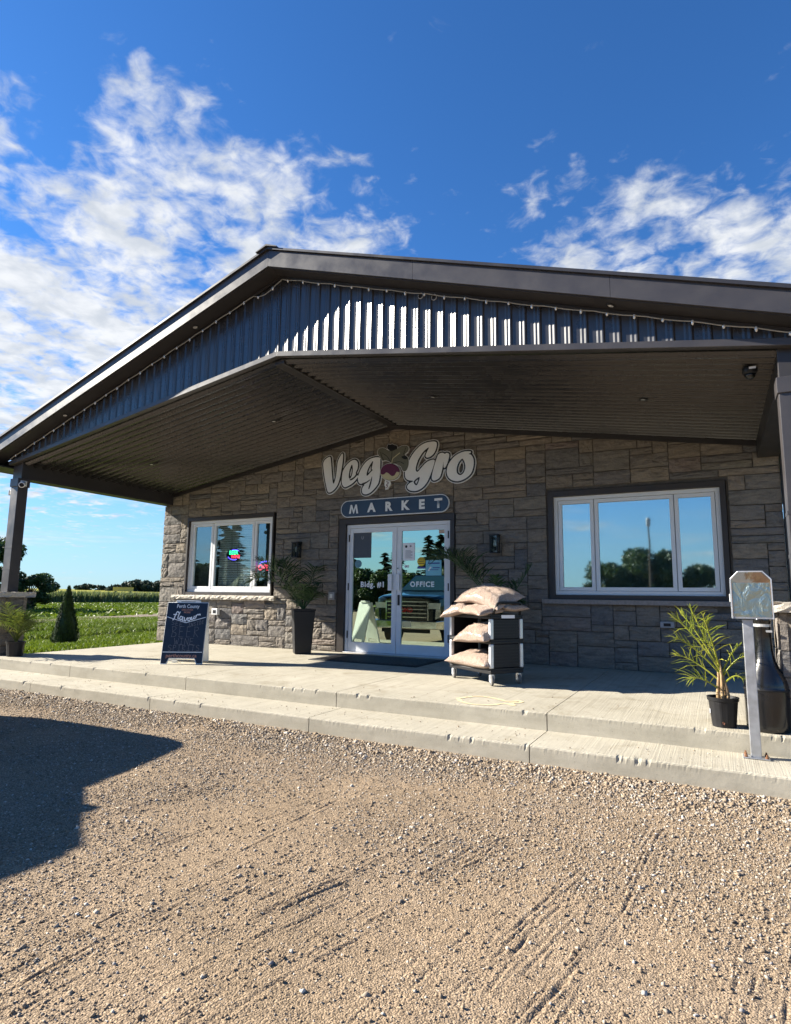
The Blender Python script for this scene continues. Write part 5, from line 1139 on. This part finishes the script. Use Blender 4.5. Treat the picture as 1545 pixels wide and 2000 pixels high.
# ================================================================== RIGHT CORNER THINGS
xd, yd = 5.822, -3.60
t = thing('display_post', 'grey steel post with mirrored clear box on the right step', 'display stand', (xd, yd, ZT))
MB().box(xd - .034, xd + .034, yd - .034, yd + .034, ZT + .012, .80).build('post', galv, t, bevel=.004)
MB().box(xd - .085, xd + .085, yd - .06, yd + .06, ZT + .005, ZT + .013).build('base_plate', galv, t, bevel=.002)
for sx_, sy_ in ((-1, -1), (1, -1), (-1, 1), (1, 1)): MB().lathe([(.011, 0), (.011, .012), (.006, .014), (.006, .026)], 6, (xd + sx_ * .065, yd + sy_ * .042, ZT + .013)).build('bolt', simple('rust%d%d' % (sx_, sy_), (.16, .07, .03), .8, 0, .3, 60), t)
bx0, bx1, by0, by1, bz0, bz1 = 5.726, 5.985, yd - .075, yd + .06, .806, 1.15
MB().box(bx0, bx1, by0, by1, bz0, bz0 + .012).build('floor_panel', galv, t)
back = [(bx0, bz0 + .013), (bx1, bz0 + .013), (bx1, bz1 - .055), (bx1 - .05, bz1), (bx0 + .05, bz1), (bx0, bz1 - .055)]
MB().prism_y(back, by1 - .006, by1).build('back_panel', simple('copper_panel', (.24, .12, .07), .5, 0, .2, 10), t)
MB().prism_y([(bx0 + .008, bz0 + .014), (bx1 - .008, bz0 + .014), (bx1 - .008, bz0 + .262), (bx0 + .008, bz0 + .262)], by0, by0 + .006).build('mirror_front', mirror_plastic, t)
m = MB(); m.box(bx0, bx0 + .004, by0, by1 - .008, bz0 + .013, bz1 - .055); m.box(bx1 - .004, bx1, by0, by1 - .008, bz0 + .013, bz1 - .055); m.build('side_panel', acrylic, t)
fr_m = MB()
for q in ((bx0, by0), (bx1, by0), (bx0, by1), (bx1, by1)): fr_m.box(q[0] - .004, q[0] + .004, q[1] - .004, q[1] + .004, bz0, bz1 - .055)
fr_m.tube([(bx0, by0, bz1 - .055), (bx0 + .05, by0, bz1), (bx1 - .05, by0, bz1), (bx1, by0, bz1 - .055)], .005, 6); fr_m.tube([(bx0, by1, bz1 - .055), (bx0 + .05, by1, bz1), (bx1 - .05, by1, bz1), (bx1, by1, bz1 - .055)], .005, 6); fr_m.build('frame', alu, t)
MB().prism_y([(bx0 + .004, bz0 + .263), (bx1 - .004, bz0 + .263), (bx1 - .004, bz1 - .055), (bx1 - .05, bz1 - .004), (bx0 + .05, bz1 - .004), (bx0 + .004, bz1 - .055)], by0 + .002, by0 + .004).build('window_panel', acrylic, t)
MB().box(bx0 - .012, bx0 - .004, by0 + .02, by0 + .06, bz0 + .12, bz0 + .18).build('latch', white_plastic, t, bevel=.003)
xb, yb_ = 5.93, -3.30
t = thing('bottle_bin', 'black bottle shaped litter bin behind the grey post', 'bin', (xb, yb_, zp(yb_) + .002))
prof = [(.140, .0), (.147, .012), (.150, .05), (.152, .30), (.152, .312), (.149, .316), (.149, .33), (.140, .375), (.118, .425), (.088, .475), (.070, .53), (.061, .60), (.058, .68), (.057, .80), (.062, .805), (.062, .835), (.050, .845)]
MB().lathe(prof, 40, (xb, yb_, zp(yb_) + .002)).build('body', black_gloss, t, smooth=True)
MB().lathe([(.153, .296), (.156, .30), (.156, .308), (.153, .312)], 40, (xb, yb_, zp(yb_) + .002), capb=False, capt=False).build('seam_ring', black_plastic, t, smooth=True)
MB().box(xb + .02, xb + .06, yb_ - .064, yb_ - .050, .70, .715).build('latch', alu, t)
MB().lathe([(.0585, .77), (.060, .772), (.060, .79), (.0585, .792)], 24, (xb, yb_, zp(yb_) + .002), capb=False, capt=False).build('neck_band', alu, t)

# ================================================================== TREES
def leafcloud(n, centers, radii, size, rng, flat_=.75, out=.6):
    k = rng.integers(0, len(centers), n); d = rng.normal(0, 1, (n, 3)); d /= np.linalg.norm(d, axis=1)[:, None]; rr_ = rng.random(n) ** .4
    p = np.array(centers)[k] + d * (np.array(radii)[k] * rr_)[:, None] * np.array([1, 1, flat_])
    a = rng.normal(0, 1, (n, 3)); a /= np.linalg.norm(a, axis=1)[:, None]; b = np.cross(a, d + rng.normal(0, .5, (n, 3))); b /= np.linalg.norm(b, axis=1)[:, None] + 1e-9
    s = size * (.6 + .8 * rng.random(n))[:, None]; return np.stack([p - a * s, p + b * s * .5, p + a * s, p - b * s * .5], 1).reshape(-1, 3), np.arange(4 * n).reshape(-1, 4)
def broadleaf(seed, h, w, n=5200, leaf=.16, mat=tree_mat):
    rng = np.random.default_rng(seed); cs = []; rs = []; lim = MB()
    lim.tube([(0, 0, -.1), (.05, 0, h * .2), (.02, .05, h * .45), (0, 0, h * .7)], [.05 * h, .035 * h, .025 * h, .008 * h], 8)
    for k in range(26):
        a = rng.random() * 6.28; z = h * (.22 + .68 * rng.random()); rr_ = w * .5 * math.sqrt(max(.05, 1 - ((z / h - .52) / .5) ** 2)) * (.35 + .55 * rng.random()); c = (rr_ * math.cos(a), rr_ * math.sin(a), z); cs.append(c); rs.append(w * (.10 + .09 * rng.random()))
        lim.tube([(0, 0, z * .55), (c[0] * .5, c[1] * .5, z * .82), c], [.014 * h, .009 * h, .003 * h], 5)
    V, F = leafcloud(n, cs, rs, leaf, rng); return lim, npmesh('crown', V, F, mat)
def conifer(seed, h, w, n=7000, mat=conifer_mat):
    rng = np.random.default_rng(seed); tr_ = MB().tube([(0, 0, -.1), (0, 0, h * .5), (0, 0, h)], [.03 * h, .018 * h, .004 * h], 7)
    nb = int(h * 13); P = []; 
    per = max(6, n // nb); Vs = []
    for k in range(nb):
        t_ = .06 + .94 * (k / nb); z = h * t_; L_ = w * .5 * (1 - t_) ** .85 * (.7 + .5 * rng.random()) + .06; a = rng.random() * 6.28
        u_ = (np.arange(per) + rng.random(per)) / per; x_ = u_ * L_; zz_ = z - .35 * x_ * (1 - .3 * u_) + .12 * L_ * u_ ** 2 + rng.normal(0, .03, per); lat = rng.normal(0, .09 * L_ + .03, per)
        px_ = x_ * math.cos(a) - lat * math.sin(a); py_ = x_ * math.sin(a) + lat * math.cos(a); s = (.14 + .14 * rng.random(per)) * (h / 7) ** .5; dd = a + rng.normal(0, .7, per)
        dx_, dy_ = np.cos(dd) * s, np.sin(dd) * s; p = np.stack([px_, py_, zz_], -1); f_ = np.stack([dx_, dy_, -.3 * s], -1); g_ = np.stack([-dy_ * .45, dx_ * .45, rng.normal(0, .1, per) * s], -1)
        Vs.append(np.stack([p - f_ * .4, p + g_, p + f_ * 1.4, p - g_], 1).reshape(-1, 3))
    V = np.concatenate(Vs); return tr_, npmesh('crown', V, np.arange(len(V)).reshape(-1, 4), mat)
def plant_tree(name, kind, loc, rot, sc_, label, group):
    t = thing(name, label, 'tree', loc, group); M = Matrix.Translation(loc) @ Matrix.Rotation(rot, 4, 'Z') @ Matrix.Diagonal((sc_[0], sc_[0], sc_[1], 1))
    obj('trunk', kind[0], t, 0, M); obj('crown', kind[1], t, 0, M); return t
def tome(mb, nm, mat): me = bpy.data.meshes.new(nm); me.from_pydata(mb.v, [], mb.f); me.materials.append(mat); me.update(); return me
# young cedar on the lawn
rng = np.random.default_rng(12); n = 9000; zz_ = rng.random(n) ** 1.25; a = rng.random(n) * 6.28; prof_r = np.where(zz_ < .08, .30 + 1.6 * zz_, .455 * (1 - zz_) ** .72 * (1 - .25 * zz_) + .012); rad = prof_r * (.78 + .25 * rng.random(n)) * (1 + .10 * np.sin(a * 5 + zz_ * 9))
hC = 1.27; P3 = np.stack([rad * np.cos(a), rad * np.sin(a), .02 + zz_ * hC], -1); up_ = np.stack([.35 * np.cos(a), .35 * np.sin(a), 1 + 0 * a], -1) + rng.normal(0, .25, (n, 3)); s = (.020 + .018 * rng.random(n))[:, None]; sd_ = np.cross(up_, np.stack([np.cos(a), np.sin(a), 0 * a], -1)) + rng.normal(0, .3, (n, 3))
V = np.stack([P3 - up_ * s * .5, P3 + sd_ * s * .45, P3 + up_ * s * 1.3, P3 - sd_ * s * .45], 1).reshape(-1, 3); cx_, cy_ = -7.95, .37; cz_ = float(terr(np.array([cx_]), np.array([cy_]))[0])
t = thing('cedar_shrub', 'small dark conical cedar on the lawn left of the building', 'shrub', (cx_, cy_, cz_)); M = Matrix.Translation((cx_, cy_, cz_)) @ Matrix.Diagonal((.70, .70, 1.03, 1))
MB().lathe([(.25, .05), (.34, .15), (.30, .5), (.14, .9), (.02, 1.18)], 14).build('inner_foliage', cedar_mat, t, xf=M); obj('foliage', npmesh('foliage', V, np.arange(4 * n).reshape(-1, 4), cedar_mat), t, 0, M); MB().tube([(0, 0, -.05), (0, 0, .5)], .025, 8).build('trunk', bark, t, xf=M)
bl = [(tome(b[0], 'trunk', bark), b[1]) for b in (broadleaf(1, 7, 8, 14000, .2), broadleaf(2, 7, 7, 14000, .2), broadleaf(3, 6, 8, 14000, .2))]
cf = [(tome(b[0], 'trunk', bark), b[1]) for b in (conifer(4, 9, 4.2), conifer(5, 9, 3.6), conifer(6, 8, 4.2))]
zt_ = lambda x, y: float(terr(np.array([x]), np.array([y]))[0])
plant_tree('broadleaf_tree', (tome(broadleaf(9, 7, 8, 100)[0], 'trunk', bark), broadleaf(9, 7, 8, 26000, .16)[1]), (-45.2, 16.8, zt_(-44.6, 18.2) - .9), .6, (1.0, 1.0), 'dense dark tree behind the left porch post', 'trees left of the porch')
plant_tree('broadleaf_tree', bl[1], (-44.3, 21.6, zt_(-44, 21) - .6), 2.0, (.62, .56), 'lower spreading tree right of the left porch post', 'trees left of the porch')
# the far side of the lot (seen in the glass)
G_ = 'trees across the lot seen in the glass'
ORD = 'first second third fourth fifth sixth seventh eighth ninth tenth eleventh twelfth thirteenth fourteenth fifteenth sixteenth seventeenth eighteenth nineteenth twentieth'.split()
def lot_tree(kind, x, y, r_, s, nm, label): plant_tree(nm, kind, (x, y, G - .1), r_, s, label, G_)
for k, (x, y, s) in enumerate(sorted([(-64, -40, .95), (-60, -43, 1.15), (-56.5, -41, .9), (-53, -44, 1.2), (-49, -42, 1.0), (-45.5, -45, 1.25), (-42, -42, .95), (-38, -45, .85), (-34, -43, .72), (-30.5, -46, .62), (-27, -44, .58), (-24.5, -46, .66), (-22, -44, .78), (-19.6, -46, .84), (-17.4, -44, .82), (-15, -46, .86), (-12.5, -45, .8), (-50, -51, 1.3), (-39, -50, 1.2)], key=lambda q: q[0])):
    lot_tree(cf[k % 3], x, y, k * 1.3, (s * (1.25 + .15 * (k % 3)), s), 'conifer_tree', 'dark conifer mirrored in the glass, %s from the left of its row' % ORD[k])
for k, (x, y, s) in enumerate(sorted([(-31, -42, .62), (-28, -41, .55), (-25, -42, .6), (-22, -41, .58), (-19, -42, .62), (-16, -41, .6), (-12.5, -42, .5), (-8.6, -43, .42), (-2.6, -45, .66), (.2, -46, .88), (2.7, -46, .84), (10.4, -42, 1.0), (13.8, -44, 1.1), (-58, -38, .7), (-54, -39, .65), (-50, -38, .7), (-46, -39, .62), (-42, -38, .7), (-37, -40, .6), (-34, -41, .6)], key=lambda q: q[0])):
    lot_tree(bl[k % 3], x, y, k * 2.1, (s, s), 'broadleaf_tree', 'rounded green tree mirrored in the glass, %s from the left of its row' % ORD[k])
t = thing('light_pole', 'slim light pole across the lot reflected in the right window', 'pole', (1.75, -35, G - .1)); MB().tube([(1.75, -35, G - .1), (1.75, -35, 6.0)], [.08, .05], 10).build('shaft', bark, t); MB().lathe([(.05, 0), (.13, .1), (.14, .5), (.08, .62)], 12, (1.75, -35, 5.9)).build('lamp_head', grey_plastic, t)
# far wood on the skyline and the yellow wagon
rng = np.random.default_rng(31); cs = []; rs = []
for k in range(120):
    u_ = rng.random(); az = math.atan2(.66, -.75) + u_ * (math.atan2(.605, -.797) - math.atan2(.66, -.75)); D_ = 395 + 30 * rng.random(); hh = 6.2 * (1 - (abs(u_ - .33) / .75) ** 2); x, y = CAM[0] + D_ * math.cos(az), CAM[1] + D_ * math.sin(az); cs.append((x, y, 2.2 + max(.5, hh) * rng.random())); rs.append(1.5 + 1.4 * rng.random())
for k in range(26):
    az = math.atan2(.597, -.80) + rng.random() * .035; D_ = 420 + 20 * rng.random(); x, y = CAM[0] + D_ * math.cos(az), CAM[1] + D_ * math.sin(az); cs.append((x, y, 2.5 + 3.2 * rng.random())); rs.append(1.3 + .6 * rng.random())
V, F = leafcloud(30000, cs, rs, .75, rng); stuff(tag(obj('far_wood', npmesh('far_wood', V, F, far_wood_mat)), 'low dark wood on the skyline beyond the fields', 'wood'))
d_ = Vector((-.785, .62, 0)); cW = Vector((CAM[0], CAM[1], 0)) + d_ * 300; s_ = Vector((.62, .785, 0)); zW = zt_(cW.x, cW.y) + .5
t = thing('yellow_wagon', 'long yellow wagon on the skyline before the wood', 'wagon', (cW.x, cW.y, zW)); cw2 = Vector((cW.x, cW.y, zW))
MB().obox(cw2 + Vector((0, 0, 1.6)), s_ * 4.2, d_ * 1.2, Vector((0, 0, .8))).build('box', yellow_metal, t); MB().obox(cw2 + Vector((0, 0, 2.5)), s_ * 4.3, d_ * 1.25, Vector((0, 0, .08))).build('roof', yellow_metal, t)
for k in (-3, 3):
    for s in (-1, 1): c = cw2 + s_ * k + d_ * s * 1.0 + Vector((0, 0, .45)); MB().tube([c - d_ * .12, c + d_ * .12], .45, 14).build('wheel', rubber, t)

# ================================================================== PICKUP (its shadow falls into view and the doors mirror it)
TX, TY = -1.62, -5.46
tk = thing('pickup_truck', 'dark pickup truck parked facing the doors, mirrored in the glass', 'truck', (TX, TY - 2.8, G))
def tp(x, y, z): return (TX + x, TY + y, G + z)
def loft(secs):
    v = []; n = len(secs[0][1])
    for y, prof in secs: v += [tp(x, y, z) for x, z in prof]
    f = [(k * n + i, k * n + (i + 1) % n, (k + 1) * n + (i + 1) % n, (k + 1) * n + i) for k in range(len(secs) - 1) for i in range(n)] + [tuple(range(n))[::-1], tuple((len(secs) - 1) * n + i for i in range(n))]; return MB().add(v, f)
def half(w, zb, zt2, crown=.03, sh=.06): return [(-w + .03, zb), (w - .03, zb), (w, zb + .12), (w, zt2 - .25), (w - .02, zt2 - sh), (w - .14, zt2), (w * .45, zt2 + crown), (-w * .45, zt2 + crown), (-w + .14, zt2), (-w + .02, zt2 - sh), (-w, zt2 - .25), (-w, zb + .12)]
loft([(-.03, half(.74, .55, 1.22)), (-.05, half(.84, .54, 1.26)), (-.10, half(.92, .52, 1.29)), (-.20, half(.975, .50, 1.31)), (-.38, half(1.01, .48, 1.33)), (-.9, half(1.03, .45, 1.38)), (-1.55, half(1.03, .45, 1.43)), (-3.85, half(1.02, .45, 1.40, 0)), (-5.55, half(1.0, .48, 1.38, 0)), (-5.70, half(.97, .52, 1.36, 0))]).build('body', paint_black, tk, bevel=.02)
def cabp(w, z): return [(-w, z), (w, z)]
cab = [(-1.35, 1.36, .92, 1.42), (-2.20, 1.38, .80, 1.93), (-3.35, 1.38, .80, 1.95), (-3.80, 1.38, .82, 1.92), (-3.95, 1.38, .88, 1.42)]
secs = [(y, [(-.93, zb), (.93, zb), (w, max(zt2, zb + .01)), (-w, max(zt2, zb + .01))]) for y, zb, w, zt2 in cab]; loft(secs).build('cab', paint_black, tk, bevel=.02)
MB().face([tp(-.84, -1.42, 1.475), tp(.84, -1.42, 1.475), tp(.74, -2.12, 1.90), tp(-.74, -2.12, 1.90)]).build('windshield', truck_glass, tk)
for s in (-1, 1):
    MB().face([tp(s * .935, -1.75, 1.45), tp(s * .935, -3.70, 1.45), tp(s * .838, -3.55, 1.90), tp(s * .838, -2.30, 1.92)]).build('side_window', truck_glass, tk)
    mr = MB().obox(tp(s * 1.01, -1.66, 1.50), (.05, 0, 0), (0, .06, 0), (0, 0, .08)).build('mirror', black_plastic, tk, bevel=.03); MB().obox(tp(s * .99, -1.62, 1.47), (.04, 0, 0), (0, .03, 0), (0, 0, .03)).build('mirror_arm', black_plastic, mr)
    MB().prism_y([(TX + s * .60, G + .98), (TX + s * .93, G + .98), (TX + s * .95, G + 1.13), (TX + s * .60, G + 1.13)], TY - .07, TY - .016).build('headlight', lamp_lens, tk)
    MB().prism_y([(TX + s * .82, G + .72), (TX + s * .95, G + .76), (TX + s * .95, G + .975), (TX + s * .84, G + .975)], TY - .06, TY - .012).build('light_bar', chrome, tk)
g = MB().box(TX - .59, TX + .59, TY - .07, TY - .024, G + .70, G + 1.14).build('grille', chrome_dark, tk)
for k in range(4): MB().box(TX - .57, TX + .57, TY - .025, TY - .006, G + .74 + k * .10, G + .775 + k * .10).build('grille_bar', chrome, g, bevel=.006)
m = MB(); m.box(TX - .63, TX + .63, TY - .030, TY - .010, G + 1.141, G + 1.17); m.box(TX - .63, TX - .592, TY - .030, TY - .010, G + .68, G + 1.14); m.box(TX + .592, TX + .63, TY - .030, TY - .010, G + .68, G + 1.14); m.build('grille_frame', chrome, tk)
text_mesh('badge', 'GMC', .16, red_print, g, (TX, TY - .002, G + .93), (-1, 0, 0), (0, 0, 1), .006)
loft([(.06, [(-.86, .46), (.86, .46), (.88, .66), (-.88, .66)]), (-.12, [(-1.0, .44), (1.0, .44), (1.01, .68), (-1.01, .68)]), (-.30, [(-1.0, .44), (1.0, .44), (1.01, .68), (-1.01, .68)])]).build('bumper', chrome, tk, bevel=.015)
MB().box(TX - .70, TX + .70, TY + .03, TY + .065, G + .36, G + .455).build('air_dam', black_plastic, tk)
pl_ = MB().box(TX - .16, TX + .16, TY + .062, TY + .07, G + .50, G + .65).build('license_plate', paper, tk)
for sx_ in (-1, 1):
    for yy in (-.95, -4.75):
        c = Vector(tp(sx_ * .86, yy, .40)); w = MB().tube([c - Vector((.13, 0, 0)), c + Vector((.13, 0, 0))], .40, 28).build('wheel', rubber, tk, bevel=.04)
        MB().tube([c + Vector((sx_ * .10, 0, 0)), c + Vector((sx_ * .136, 0, 0))], .24, 20).build('rim', chrome, w, bevel=.02)
        MB().tube([c + Vector((sx_ * .136, 0, 0)), c + Vector((sx_ * .145, 0, 0))], .06, 12).build('hub', black_plastic, w)
